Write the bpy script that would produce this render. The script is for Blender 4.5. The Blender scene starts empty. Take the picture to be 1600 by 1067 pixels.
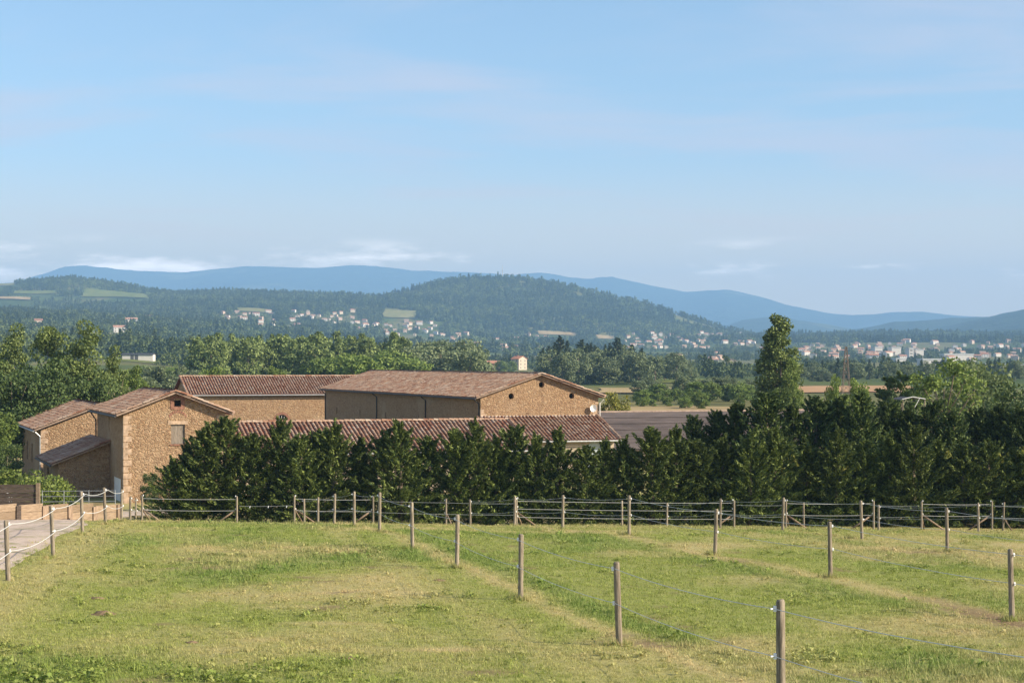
import bpy, math, random
import numpy as np
from mathutils.geometry import tessellate_polygon
from mathutils import Vector

PI = math.pi
SC = bpy.context.scene
COL = SC.collection

# ------------------------------------------------------------------ camera
F = 2900.0                      # focal length in pixels of a 1600 px wide frame
HOR = 565.0                     # eye level in the frame
cam_d = bpy.data.cameras.new('camera')
cam_d.sensor_width = 36.0
cam_d.lens = 36.0 * F / 1600.0
cam_d.shift_y = (HOR - 533.5) / 1600.0
cam_d.clip_start = 0.5
cam_d.clip_end = 60000
cam = bpy.data.objects.new('camera', cam_d)
cam.rotation_euler = (PI / 2, 0, 0)
COL.objects.link(cam)
SC.camera = cam

# ------------------------------------------------------------------ sky, sun, exposure
SUN_AZ, SUN_EL = math.radians(108), math.radians(27)     # clockwise from the view direction, and height
SUN = Vector((math.sin(SUN_AZ) * math.cos(SUN_EL), math.cos(SUN_AZ) * math.cos(SUN_EL), math.sin(SUN_EL)))
world = bpy.data.worlds.new('World'); SC.world = world
world.use_nodes = True
wt = world.node_tree; wt.nodes.clear()
def wn(t, **k):
    n = wt.nodes.new(t)
    for a, b in k.items(): setattr(n, a, b)
    return n
sky = wn('ShaderNodeTexSky', sky_type='NISHITA', sun_disc=False, sun_elevation=SUN_EL, sun_rotation=SUN_AZ,
         altitude=300, air_density=1.0, dust_density=0.3, ozone_density=2.5)
tc = wn('ShaderNodeTexCoord'); sep = wn('ShaderNodeSeparateXYZ')
wt.links.new(tc.outputs['Generated'], sep.inputs[0])
def wmath(op, a, b=None, clamp=False):
    n = wn('ShaderNodeMath', operation=op, use_clamp=clamp)
    for i, v in enumerate((a, b)):
        if v is None: continue
        if isinstance(v, (int, float)): n.inputs[i].default_value = v
        else: wt.links.new(v, n.inputs[i])
    return n.outputs[0]
def wrange(v, a, b, c=0.0, d=1.0, interp='SMOOTHSTEP'):
    n = wn('ShaderNodeMapRange', interpolation_type=interp)
    wt.links.new(v, n.inputs[0])
    for i, x in zip((1, 2, 3, 4), (a, b, c, d)): n.inputs[i].default_value = x
    return n.outputs[0]
# thin high cloud: noise on the plane of the cloud layer, streaked
inv = wmath('DIVIDE', 1.0, wmath('ADD', wmath('MAXIMUM', sep.outputs[2], 0.0), 0.06))
comb = wn('ShaderNodeCombineXYZ')
wt.links.new(wmath('MULTIPLY', sep.outputs[0], inv), comb.inputs[0])
wt.links.new(wmath('MULTIPLY', sep.outputs[1], inv), comb.inputs[1])
mp = wn('ShaderNodeMapping'); mp.inputs['Scale'].default_value = (0.55, 0.8, 1); mp.inputs['Location'].default_value = (2.75, 5.0, 0)
mp.inputs['Rotation'].default_value = (0, 0, 0.25)
wt.links.new(comb.outputs[0], mp.inputs[0])
nz = wn('ShaderNodeTexNoise'); nz.inputs['Scale'].default_value = 1.3; nz.inputs['Detail'].default_value = 8
nz.inputs['Roughness'].default_value = 0.55; nz.inputs['Distortion'].default_value = 0.35
wt.links.new(mp.outputs[0], nz.inputs[0])
cirrus = wmath('MULTIPLY', wrange(nz.outputs[0], 0.42, 0.68), 0.62)
# low cumulus bank lying on the far mountains
mp2 = wn('ShaderNodeMapping'); mp2.inputs['Scale'].default_value = (14, 14, 70); mp2.inputs['Location'].default_value = (1.7, 0.4, 0.2)
wt.links.new(tc.outputs['Generated'], mp2.inputs[0])
nz2 = wn('ShaderNodeTexNoise'); nz2.inputs['Scale'].default_value = 1.0; nz2.inputs['Detail'].default_value = 6; nz2.inputs['Roughness'].default_value = 0.6
wt.links.new(mp2.outputs[0], nz2.inputs[0])
mp3 = wn('ShaderNodeMapping'); mp3.inputs['Scale'].default_value = (5, 5, 0); mp3.inputs['Location'].default_value = (0.5, 0.0, 0.0)
wt.links.new(tc.outputs['Generated'], mp3.inputs[0])
nz3 = wn('ShaderNodeTexNoise'); nz3.inputs['Scale'].default_value = 1.0; nz3.inputs['Detail'].default_value = 2
wt.links.new(mp3.outputs[0], nz3.inputs[0])
band = wmath('MULTIPLY', wrange(sep.outputs[2], 0.036, 0.050), wrange(sep.outputs[2], 0.068, 0.054))
low = wmath('MULTIPLY', wmath('MULTIPLY', band, wrange(wmath('ADD', nz2.outputs[0], wmath('MULTIPLY', nz3.outputs[0], 1.3)), 1.12, 1.36)), 1.0)
hz = wmath('MULTIPLY', wrange(sep.outputs[2], 0.16, 0.0), 0.35)      # milky air near the horizon
mask = wmath('MAXIMUM', cirrus, hz)
mixc = wn('ShaderNodeMix', data_type='RGBA')
wt.links.new(mask, mixc.inputs[0])
wt.links.new(sky.outputs[0], mixc.inputs[6])
mixc.inputs[7].default_value = (4.75, 4.35, 4.75, 1)
mixw = wn('ShaderNodeMix', data_type='RGBA'); wt.links.new(wmath('MULTIPLY', wrange(sep.outputs[2], 0.115, 0.03), 0.92), mixw.inputs[0])
wt.links.new(mixc.outputs[2], mixw.inputs[6]); mixw.inputs[7].default_value = (8.4, 6.1, 3.2, 1)       # warm dusty air low down
mixl = wn('ShaderNodeMix', data_type='RGBA'); wt.links.new(low, mixl.inputs[0])
wt.links.new(mixw.outputs[2], mixl.inputs[6]); mixl.inputs[7].default_value = (19, 16, 13.5, 1)
bg = wn('ShaderNodeBackground'); bg.inputs[1].default_value = 0.077
wt.links.new(mixl.outputs[2], bg.inputs[0])
wo = wn('ShaderNodeOutputWorld'); wt.links.new(bg.outputs[0], wo.inputs[0])

sun_d = bpy.data.lights.new('sun', 'SUN'); sun_d.energy = 4.6; sun_d.angle = math.radians(0.53); sun_d.color = (1.0, 0.87, 0.68)
sun = bpy.data.objects.new('sun', sun_d); COL.objects.link(sun)
sun.rotation_euler = SUN.to_track_quat('Z', 'Y').to_euler()
SC.view_settings.view_transform = 'Standard'; SC.view_settings.look = 'None'
SC.view_settings.gamma = 1.0; SC.view_settings.use_curve_mapping = False
SC.view_settings.exposure = 1.12
SC.cycles.use_denoising = True
SC.cycles.max_bounces = 6; SC.cycles.transparent_max_bounces = 6; SC.cycles.volume_bounces = 1
SC.cycles.sample_clamp_indirect = 6

# ------------------------------------------------------------------ helpers
rng = np.random.default_rng(7)
def label(o, lab, cat, group=None, kind=None):
    o['label'] = lab; o['category'] = cat
    if group: o['group'] = group
    if kind: o['kind'] = kind
    return o
def link(o, parent=None):
    COL.objects.link(o)
    if parent is not None: o.parent = parent
    return o
def empty(name, loc=(0, 0, 0), rz=0, scale=1.0):
    o = bpy.data.objects.new(name, None); o.location = loc; o.rotation_euler = (0, 0, rz); o.scale = (scale,) * 3
    o.empty_display_size = 0.3
    return link(o)
def mesh_np(name, v, f, mat=None, smooth=False):
    """v (N,3); f (M,k) array of same-size faces, or list of lists"""
    me = bpy.data.meshes.new(name)
    if isinstance(f, np.ndarray):
        v = np.ascontiguousarray(v, dtype=np.float32); f = np.ascontiguousarray(f, dtype=np.int32)
        M, k = f.shape
        me.vertices.add(len(v)); me.vertices.foreach_set('co', v.ravel())
        me.loops.add(M * k); me.loops.foreach_set('vertex_index', f.ravel())
        me.polygons.add(M); me.polygons.foreach_set('loop_start', np.arange(0, M * k, k, dtype=np.int32))
        me.update(calc_edges=True)
    else:
        me.from_pydata([tuple(map(float, p)) for p in v], [], [tuple(q) for q in f]); me.update()
    if smooth: me.polygons.foreach_set('use_smooth', np.ones(len(me.polygons), dtype=bool))
    if mat is not None: me.materials.append(mat)
    return me
def mobj(name, me, parent=None, loc=None):
    o = bpy.data.objects.new(name, me)
    if loc is not None: o.location = loc
    return link(o, parent)
class MB:
    def __init__(self): self.v = []; self.f = []
    def add(self, vs, fs):
        n = len(self.v); self.v += [tuple(p) for p in vs]; self.f += [tuple(i + n for i in q) for q in fs]
        return self
    def box(self, x0, x1, y0, y1, z0, z1):
        return self.add([(x0,y0,z0),(x1,y0,z0),(x1,y1,z0),(x0,y1,z0),(x0,y0,z1),(x1,y0,z1),(x1,y1,z1),(x0,y1,z1)],
                 [(0,3,2,1),(4,5,6,7),(0,1,5,4),(1,2,6,5),(2,3,7,6),(3,0,4,7)])
    def hexa(self, p):          # 8 points, bottom ring then top ring
        return self.add(p, [(0,3,2,1),(4,5,6,7),(0,1,5,4),(1,2,6,5),(2,3,7,6),(3,0,4,7)])
    def tube(self, pts, r, n=6, cap=True):
        pts = [Vector(p) for p in pts]; k = len(pts)
        rs = r if isinstance(r, (list, tuple)) else [r] * k
        vs = []
        for i, p in enumerate(pts):
            d = (pts[min(i + 1, k - 1)] - pts[max(i - 1, 0)])
            if d.length < 1e-9: d = Vector((0, 0, 1))
            d.normalize()
            ref = Vector((0, 0, 1)) if abs(d.z) < 0.9 else Vector((1, 0, 0))
            a = d.cross(ref).normalized(); b = d.cross(a)
            for j in range(n):
                an = 2 * PI * j / n
                vs.append(p + (a * math.cos(an) + b * math.sin(an)) * rs[i])
        fs = []
        for i in range(k - 1):
            for j in range(n):
                fs.append((i*n+j, i*n+(j+1) % n, (i+1)*n+(j+1) % n, (i+1)*n+j))
        if cap:
            fs.append(tuple(range(n))[::-1]); fs.append(tuple((k-1)*n+j for j in range(n)))
        return self.add(vs, fs)
    def mesh(self, name, mat=None, smooth=False): return mesh_np(name, self.v, self.f, mat, smooth)
    def build(self, name, mat, parent=None, smooth=False, loc=None): return mobj(name, self.mesh(name, mat, smooth), parent, loc)

def mat_new(name):
    m = bpy.data.materials.new(name); m.use_nodes = True
    nt = m.node_tree; nt.nodes.clear()
    return m, nt
class NT:
    """small wrapper to write node trees"""
    def __init__(s, name):
        s.m, s.t = mat_new(name)
        s.out = s.t.nodes.new('ShaderNodeOutputMaterial')
    def n(s, typ, ins=None, **props):
        nd = s.t.nodes.new(typ)
        for k, v in props.items(): setattr(nd, k, v)
        for k, v in (ins or {}).items():
            if isinstance(v, bpy.types.NodeSocket): s.t.links.new(v, nd.inputs[k])
            else: nd.inputs[k].default_value = v
        return nd
    def math(s, op, a, b=0.0, clamp=False): return s.n('ShaderNodeMath', {0: a, 1: b}, operation=op, use_clamp=clamp).outputs[0]
    def mix(s, f, a, b, blend='MIX'):
        a = a if isinstance(a, bpy.types.NodeSocket) else (*a, 1)[:4]; b = b if isinstance(b, bpy.types.NodeSocket) else (*b, 1)[:4]
        return s.n('ShaderNodeMix', {0: f, 6: a, 7: b}, data_type='RGBA', blend_type=blend).outputs[2]
    def rng(s, v, a, b, c=0.0, d=1.0): return s.n('ShaderNodeMapRange', {0: v, 1: a, 2: b, 3: c, 4: d}, interpolation_type='SMOOTHSTEP').outputs[0]
    def pos(s): return s.n('ShaderNodeNewGeometry').outputs['Position']
    def obj(s): return s.n('ShaderNodeTexCoord').outputs['Object']
    def island(s): return s.n('ShaderNodeNewGeometry').outputs['Random Per Island']
    def objrand(s): return s.n('ShaderNodeObjectInfo').outputs['Random']
    def map(s, v, scale): return s.n('ShaderNodeMapping', {0: v, 3: scale}).outputs[0]
    def noise(s, v, scale, detail=4, rough=0.55): return s.n('ShaderNodeTexNoise', {'Vector': v, 'Scale': scale, 'Detail': detail, 'Roughness': rough}).outputs[0]
    def ramp(s, v, stops):
        nd = s.n('ShaderNodeValToRGB', {0: v}); e = nd.color_ramp.elements
        while len(e) < len(stops): e.new(0.5)
        for x, (p, c) in zip(e, stops): x.position = p; x.color = (*c, 1)
        return nd.outputs[0]
    def bump(s, h, strength=0.5, dist=0.02): return s.n('ShaderNodeBump', {'Height': h, 'Strength': strength, 'Distance': dist}).outputs[0]
    def bsdf(s, col, rough=0.8, normal=None, spec=0.2, metal=0.0):
        ins = {'Base Color': col if isinstance(col, bpy.types.NodeSocket) else (*col, 1)[:4], 'Roughness': rough, 'Specular IOR Level': spec, 'Metallic': metal}
        if normal is not None: ins['Normal'] = normal
        return s.n('ShaderNodeBsdfPrincipled', ins).outputs[0]
    def done(s, sh): s.t.links.new(sh, s.out.inputs[0]); return s.m

def leaf_mat(name, c1, c2, trans=0.25, objvar=0.25, rough=0.6, spec=0.25, pw=1.0):
    m = NT(name)
    c = m.mix(m.math('POWER', m.island(), pw), c1, c2)
    v = m.math('ADD', m.math('MULTIPLY', m.objrand(), objvar), 1 - objvar / 2)
    hs = m.n('ShaderNodeHueSaturation', {'Color': c, 'Value': v})
    b = m.bsdf(hs.outputs[0], rough, spec=spec)
    t = m.n('ShaderNodeBsdfTranslucent', {0: hs.outputs[0]}).outputs[0]
    return m.done(m.n('ShaderNodeMixShader', {0: trans, 1: b, 2: t}).outputs[0])
def plain_mat(name, col, rough=0.7, var=0.15, scale=6.0, metal=0.0, spec=0.3):
    m = NT(name)
    nz = m.noise(m.obj(), scale, 5, 0.6)
    c = m.mix(m.rng(nz, 0.3, 0.7), tuple(x * (1 - var) for x in col), tuple(min(1, x * (1 + var)) for x in col))
    return m.done(m.bsdf(c, rough, m.bump(nz, 0.3, 0.01), spec, metal))

# ------------------------------------------------------------------ terrain heights
NY = np.array([-200, -60, 0, 10, 19.6, 27, 34.4, 41.8, 49.2, 56.6, 64, 71.4, 78.8, 86.2, 95, 105, 115, 130, 200, 240, 300.])
NZ = np.array([-1.2, -1.7, -2.2, -3.05, -3.67, -4.10, -4.37, -4.64, -4.95, -5.27, -5.76, -6.35, -7.05, -7.72, -8.25, -8.6, -8.75, -9, -9, -8.65, -8.0])
_yy = np.arange(-200, 301, 1.0); _zz = np.interp(_yy, NY, NZ)
_k = np.hanning(13); _k /= _k.sum()
_zs = np.convolve(np.pad(_zz, 6, mode='edge'), _k, mode='valid')
TD = np.array([200, 300, 450, 600, 900, 1300, 1800, 2500, 3200, 4000, 5200, 7000, 14000.])
TX = np.array([-900, 0, 200, 400, 600, 800, 1000, 1200, 1400, 1600, 2500.])
TY = np.array([  # image row of the ground at those distances, per column
 [695.5,642.3,610,590,562,537,512,492,478],
 [695.5,642.3,610,590,562,537,512,492,478],
 [695.5,642.3,610,590,563,540,520,500,484],
 [695.5,642.3,612,597,580,562,545,516,488],
 [695.5,642.3,612,598,582,568,552,530,505],
 [695.5,642.3,612,598,584,572,560,545,528],
 [695.5,642.3,612,597,584,573,563,550,534],
 [695.5,642.3,612,597,585,574,563,549,534],
 [695.5,642.3,612,597,586,576,563,549,533],
 [695.5,642.3,612,597,586,577,565,550,533],
 [695.5,642.3,612,597,586,579,572,564,546]])
RX = np.array([-900,-300,0,50,100,150,200,250,300,350,450,560,600,640,680,720,760,790,830,870,910,950,1000,1050,1090,1120,1150,1200,1300,1600,2500.])
RY = np.array([450,445,444,441,436,440,449,459,460,459,463,464,463,455,443,437,435,435,438,444,453,463,475,489,502,512,519,526,528,527,527.])
PXF = np.arange(-900, 2501, 20.0)
TAB = np.zeros((len(PXF), len(TD)))
for j in range(9): TAB[:, j] = -(np.interp(PXF, TX, TY[:, j]) - HOR) / F * TD[j]
_ry = np.interp(PXF, RX, RY)
_ry = np.convolve(np.pad(_ry, 1, mode='edge'), [0.2, 0.6, 0.2], mode='valid')
TAB[:, 9] = -(_ry - HOR) / F * 4000
TAB[:, 10] = TAB[:, 9] * 0.3 - 30
TAB[:, 11] = -20; TAB[:, 12] = -20
def vnoise(x, y, s, seed=0):
    """cheap smooth value noise"""
    x = np.asarray(x, float) / s; y = np.asarray(y, float) / s
    xi = np.floor(x).astype(np.int64); yi = np.floor(y).astype(np.int64); fx = x - xi; fy = y - yi
    fx = fx * fx * (3 - 2 * fx); fy = fy * fy * (3 - 2 * fy)
    def h(a, b):
        n = (a * 374761393 + b * 668265263 + seed * 974634777) & 0x7fffffff
        n = ((n ^ (n >> 13)) * 1274126177) & 0x7fffffff
        n = ((n ^ (n >> 16)) * 668265263) & 0x7fffffff
        return ((n >> 7) & 0xffff) / 65535.0
    return (h(xi, yi)*(1-fx) + h(xi+1, yi)*fx)*(1-fy) + (h(xi, yi+1)*(1-fx) + h(xi+1, yi+1)*fx)*fy
def fbm(x, y, s, seed=0, o=4):
    t = 0; a = 0.5
    for i in range(o): t = t + a * vnoise(x, y, s / 2**i, seed + i); a *= 0.5
    return t / (1 - 0.5**o)
def H(x, y):
    x = np.asarray(x, float); y = np.asarray(y, float)
    x, y = np.broadcast_arrays(x, y)
    zn = np.interp(y, _yy, _zs)
    tilt = -0.014 * np.clip(x, -22, 30) * np.clip((110 - y) / 40, 0, 1) * np.clip((y + 30) / 50, 0, 1)
    rough = (fbm(x, y, 3.0, 3) - 0.5) * 0.16 + (fbm(x, y, 11.0, 5) - 0.5) * 0.22
    rough = rough * np.clip((120 - y) / 20, 0, 1)
    zn = zn + tilt + rough
    yd = np.maximum(y, 200.0)
    px = 800 + F * x / yd
    u = np.clip((px - PXF[0]) / 20.0, 0, len(PXF) - 1.001); ui = u.astype(int); uf = u - ui
    j = np.clip(np.searchsorted(TD, yd, side='right') - 1, 0, len(TD) - 2)
    df = np.clip((yd - TD[j]) / (TD[j + 1] - TD[j]), 0, 1)
    za = TAB[ui, j] * (1 - df) + TAB[ui, j + 1] * df
    zb = TAB[ui + 1, j] * (1 - df) + TAB[ui + 1, j + 1] * df
    zf = za * (1 - uf) + zb * uf
    amp = np.interp(yd, [250, 600, 2500, 3300, 3600, 4000, 5000, 6500], [0, 1, 6, 40, 34, 7, 30, 0])
    zf = zf + (fbm(x + 900, y, np.where(yd > 2800, 420.0, 260.0), 11, 3) - 0.5) * amp
    return np.where(y <= 230, zn, zf)
def h1(x, y): return float(H(x, y))
def X(px, y): return (px - 800.0) / F * y
def hit(px, py, d0=150.0, d1=4100.0):
    """where the line of sight through a pixel first meets the ground, 150 m and more away"""
    d = np.geomspace(d0, d1, 1500); z = H((px - 800) / F * d, d)
    yy = HOR - z / d * F
    w = np.nonzero(yy <= py)[0]
    dd = d[w[0]] if len(w) else d[-1]
    return ((px - 800) / F * dd, dd, h1((px - 800) / F * dd, dd))
# ------------------------------------------------------------------ ground materials
def line_d(x, y, p0, d):
    n = math.hypot(*d); dx, dy = d[0] / n, d[1] / n
    return (x - p0[0]) * dy - (y - p0[1]) * dx          # + to the right of the line
PB, DB = (1.56, 27.0), (-1.4, 7.4)
PC, DC = (8.62, 32.0), (-1.71, 8.2)
PD, DD = (11.96, 51.0), (-1.30, 7.75)
PA, DA = (-10.1, 37.2), (-4.4, 32.0)
def cover(x, y):
    """dry grass, bare earth and lush green of the paddocks at a point"""
    x = np.asarray(x, float); y = np.asarray(y, float)
    g = lambda d, c, w: np.exp(-((d - c) / w) ** 2)
    dB = line_d(x, y, PB, DB) + (fbm(x, y, 2.0, 61) - .5) * .5
    dC = line_d(x, y, PC, DC) + (fbm(x, y, 2.0, 62) - .5) * .5
    dD = line_d(x, y, PD, DD) + (fbm(x, y, 2.0, 63) - .5) * .5
    dA = line_d(x, y, PA, DA)
    n1 = fbm(x, y * 0.6, 2.6, 21); n2 = fbm(x, y * 0.5, 7.0, 31); n3 = fbm(x, y, 0.9, 41, 3)
    big = fbm(x, y * 0.45, 13.0, 37, 3)
    dry = np.clip((n1 * 0.45 + n2 * 0.25 + big * 0.3 - 0.44) * 4.6, 0, 1) * (0.45 + 0.9 * n3)
    dry = np.maximum(dry, 0.95 * g(dB, 0.30, 0.28) * (0.55 + .6 * n1)); dry = np.maximum(dry, 0.45 * g(dB, -1.3, 0.5) * n1 * 1.6)
    dry = np.maximum(dry, 0.9 * g(dC, -0.1, 0.38) * (.5 + .7 * n1)); dry = np.maximum(dry, 0.7 * g(dD, -0.1, .4) * (.4 + n1))
    dry = np.maximum(dry, 0.55 * g(dA, 0.4, 1.0))
    dry = np.maximum(dry, 0.6 * np.clip((y - 58) / 14, 0, 1) * (0.4 + n1 * .8))
    for (cx, cy, sx, sy) in ((X(380, 26), 27.4, .5, .5), (X(530, 29), 29.5, .9, .35), (X(690, 25.5), 26, .9, .5), (X(470, 31), 32.5, 1.0, .4), (X(880, 62), 62, 3, .8), (X(1480, 66), 66, 4, 1.0)):
        dry = np.maximum(dry, 0.8 * np.exp(-((x - cx) / sx) ** 2 - ((y - cy) / sy) ** 2) * (0.5 + n3))
    dirt = 0.8 * g(dB, 1.75, 0.10) * np.clip((fbm(x, y, 3.0, 71) - 0.46) * 8, 0, 1)
    dirt = np.maximum(dirt, 0.95 * g(dC, -0.2, 0.42) * np.clip((fbm(x, y * .6, 3.5, 72) - 0.30) * 6, 0, 1) * np.clip((50 - y) / 8, 0, 1))
    dirt = np.maximum(dirt, 0.5 * g(dC, -0.5, 0.1) * np.clip((fbm(x, y, 3.0, 75) - 0.45) * 8, 0, 1))
    dirt = np.maximum(dirt, np.clip((fbm(x, y, 1.1, 73, 3) - 0.74) * 9, 0, .75))
    dirt = np.maximum(dirt, np.clip((110 - y) / 10, 0, 1) * np.clip((y - 90) / 6, 0, 1) * .5)
    lush = np.clip((fbm(x + 50, y * .7, 4.0, 51) - 0.48) * 4.5, 0, 1) * 0.9
    lush = np.maximum(lush, 0.85 * g(dB, 1.05, 0.38)); lush = np.maximum(lush, 0.6 * g(dC, -1.2, 0.5)); lush = np.maximum(lush, 0.6 * g(dD, -1.3, 0.6))
    weed = np.exp(-((x + 4.6) / 2.7) ** 2 - ((y - 22.0) / 1.7) ** 2)
    weed = weed * np.clip((fbm(x, y, 0.9, 81, 3) - 0.40) * 5, 0, 1) * .6 + .25 * np.clip((fbm(x, y, 1.4, 83, 3) - .66) * 8, 0, 1)
    return np.clip(dry * (1 - weed), 0, 1), np.clip(dirt, 0, 1), np.clip(np.maximum(lush, weed) * (1 - dirt), 0, 1), weed

def grass_mat(name, blades):
    m = NT(name)
    at = 'INSTANCER' if blades else 'GEOMETRY'
    A = lambda s: m.n('ShaderNodeAttribute', attribute_name=s, attribute_type=at).outputs['Fac']
    p = m.pos()
    n = m.noise(p, 9.0, 5, 0.65) if not blades else m.island()
    green = m.mix(n, (0.150, 0.205, 0.034), (0.375, 0.420, 0.098))
    green = m.mix(m.math('MULTIPLY', A('lush'), 0.85), green, m.mix(n, (0.090, 0.160, 0.028), (0.220, 0.320, 0.070)))
    straw = m.mix(n, (0.40, 0.30, 0.125), (0.72, 0.59, 0.32))
    c = m.mix(A('dry'), green, straw)
    if not blades:
        c = m.mix(0.45, c, m.mix(n, (0.17, 0.145, 0.06), (0.28, 0.25, 0.11)))
        c = m.mix(A('dirt'), c, m.mix(n, (0.10, 0.062, 0.036), (0.24, 0.155, 0.095)))
        return m.done(m.bsdf(c, 0.95, m.bump(n, 0.7, 0.05), 0.1))
    b = m.bsdf(c, 0.6, None, 0.25); t = m.n('ShaderNodeBsdfTranslucent', {0: c}).outputs[0]
    return m.done(m.n('ShaderNodeMixShader', {0: 0.3, 1: b, 2: t}).outputs[0])
M_GROUND = grass_mat('turf', False)
M_BLADE = grass_mat('grass_blade', True)

def grid_sheet(name, xs, ys, mat, off=0.0, attrs=True):
    gx, gy = np.meshgrid(xs, ys); gz = H(gx, gy) + off
    v = np.stack([gx, gy, gz], -1).reshape(-1, 3)
    return sheet(name, v, len(xs), len(ys), mat, attrs)
def sheet(name, v, nx, ny, mat, attrs=False):
    i = np.arange(nx - 1)[None, :] + np.arange(ny - 1)[:, None] * nx
    f = np.stack([i, i + 1, i + 1 + nx, i + nx], -1).reshape(-1, 4)
    me = mesh_np(name, v, f, mat, True)
    if attrs:
        d, e, l, w = cover(v[:, 0], v[:, 1])
        for nm, a in (('dry', d), ('dirt', e), ('lush', l)):
            me.attributes.new(nm, 'FLOAT', 'POINT').data.foreach_set('value', a.astype(np.float32))
    return mobj(name, me)
xs = np.concatenate([np.arange(-250, -36, 6.), np.arange(-36, 40, .4), np.arange(40, 260, 6.)])
ys = np.concatenate([np.arange(-120, 8, 4.), np.arange(8, 98, .4), np.arange(98, 262, 4.)])
ys = ys[ys <= 230]
g = grid_sheet('ground', xs, ys, M_GROUND)
label(g, 'sunlit grassy paddock ground sloping away to the hedge', 'ground', kind='structure')

m = NT('valley_turf'); p = m.pos()
n1 = m.noise(m.map(p, (0.006, 0.0025, 0.0)), 1.0, 4, 0.5); n2 = m.noise(p, 0.05, 5, 0.6)
c = m.ramp(n1, [(0.30, (0.055, 0.085, 0.024)), (0.46, (0.10, 0.13, 0.035)), (0.54, (0.20, 0.18, 0.075)), (0.62, (0.085, 0.12, 0.03)), (0.75, (0.05, 0.075, 0.022))])
c = m.mix(m.rng(n2, 0.3, 0.7), c, m.mix(0.5, c, (0.03, 0.045, 0.015)))
M_VALLEY = m.done(m.bsdf(c, 0.95, None, 0.05))
pxs = np.arange(-900, 2501, 20.0)
ds = np.concatenate([np.geomspace(226, 3000, 110), np.linspace(3030, 5200, 60), np.geomspace(5400, 30000, 12)])
gp, gd = np.meshgrid(pxs, ds)
vx = X(gp, gd); vz = H(vx, gd); vz[ds < 232, :] -= 0.12
vs = np.stack([vx, gd, vz], -1).reshape(-1, 3)
o = sheet('valley_ground', vs, len(pxs), len(ds), M_VALLEY)
label(o, 'wide green valley floor rising to wooded hills behind the farm', 'valley', kind='structure')

# ------------------------------------------------------------------ far mountains
def forest_hill_mat(name, a, b, c, s):
    m = NT(name); p = m.pos()
    n1 = m.noise(p, 0.004 * s, 5, 0.6); n2 = m.noise(p, 0.03 * s, 5, 0.7)
    k = m.mix(m.rng(n2, 0.3, 0.7), a, b)
    k = m.mix(m.rng(n1, 0.60, 0.66), k, c)
    return m.done(m.bsdf(k, 0.95, m.bump(n2, 0.8, 20 / s), 0.05))
M_MTN = forest_hill_mat('mountain_forest', (0.020, 0.034, 0.016), (0.045, 0.062, 0.025), (0.11, 0.12, 0.05), 0.3)
M_HILL2 = forest_hill_mat('hill_forest_far', (0.022, 0.036, 0.014), (0.05, 0.07, 0.026), (0.10, 0.11, 0.045), 0.7)
def mountain(name, px, py, D, depth, base_y, mat, lab, gul, seed):
    cols = np.arange(px[0], px[-1] + 1, 8.0)
    ry = np.interp(cols, px, py) + (fbm(cols, cols * 0, 24, seed, 3) - .5) * 3.0
    ts = np.concatenate([np.linspace(0, 1, 26), np.linspace(1.06, 1.36, 6)])
    V = []
    for t in ts:
        d = D - depth + depth * t
        zr = -(ry - HOR) / F * D; zb = -(base_y - HOR) / F * (D - depth)
        s = t if t <= 1 else 1 - (t - 1) * 1.6
        s = s * s * (3 - 2 * s) * 0.5 + s * 0.5
        z = zb + (zr - zb) * s
        x = X(cols, d)
        k = 4 * max(min(t, 1), 0) * max(1 - t, 0)
        z = z + (fbm(x, np.full_like(x, d), gul * 12, seed + 3, 4) - 0.55) * gul * k * 1.6
        V.append(np.stack([x, np.full_like(x, d), z], -1))
    o = sheet(name, np.concatenate(V), len(cols), len(ts), mat)
    return label(o, lab, 'mountain' if 'blue' in lab else 'hill', kind='structure')
mountain('mountains', [-900,-300,-60,30,60,100,130,180,240,290,330,390,450,500,550,580,640,700,760,800,850,890,920,955,990,1070,1100,1135,1180,1240,1300,1350,1410,1500,1700,2500],
         [470,455,452,440,430,418,415,420,424,426,420,416,417,419,414,416,422,424,427,430,426,433,436,432,440,457,455,452,462,480,492,497,498,505,520,530], 12500, 4200, 540, M_MTN,
         'distant blue mountain ridge along the skyline', 260, 5)
mountain('far_hill', [1000,1100,1130,1160,1200,1240,1280,1330,1370,1420], [530,520,509,500,495,499,505,514,522,535], 8200, 2200, 545, M_HILL2,
         'low rounded bluish hill behind the tall poplar', 90, 15)
mountain('wooded_hill', [1230,1290,1330,1400,1440,1480,1530,1600,1700,2000,2500], [535,524,517,504,500,497,496,494,490,480,500], 6900, 2300, 548, M_HILL2,
         'long low wooded hill behind the white town blocks', 90, 25)
mountain('hill_slope', [1380,1430,1480,1530,1570,1600,1700,1800,2500], [538,520,510,499,488,483,462,450,480], 5900, 2400, 552, M_HILL2,
         'wooded hill slope rising out of the frame above the town', 80, 35)

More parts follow.
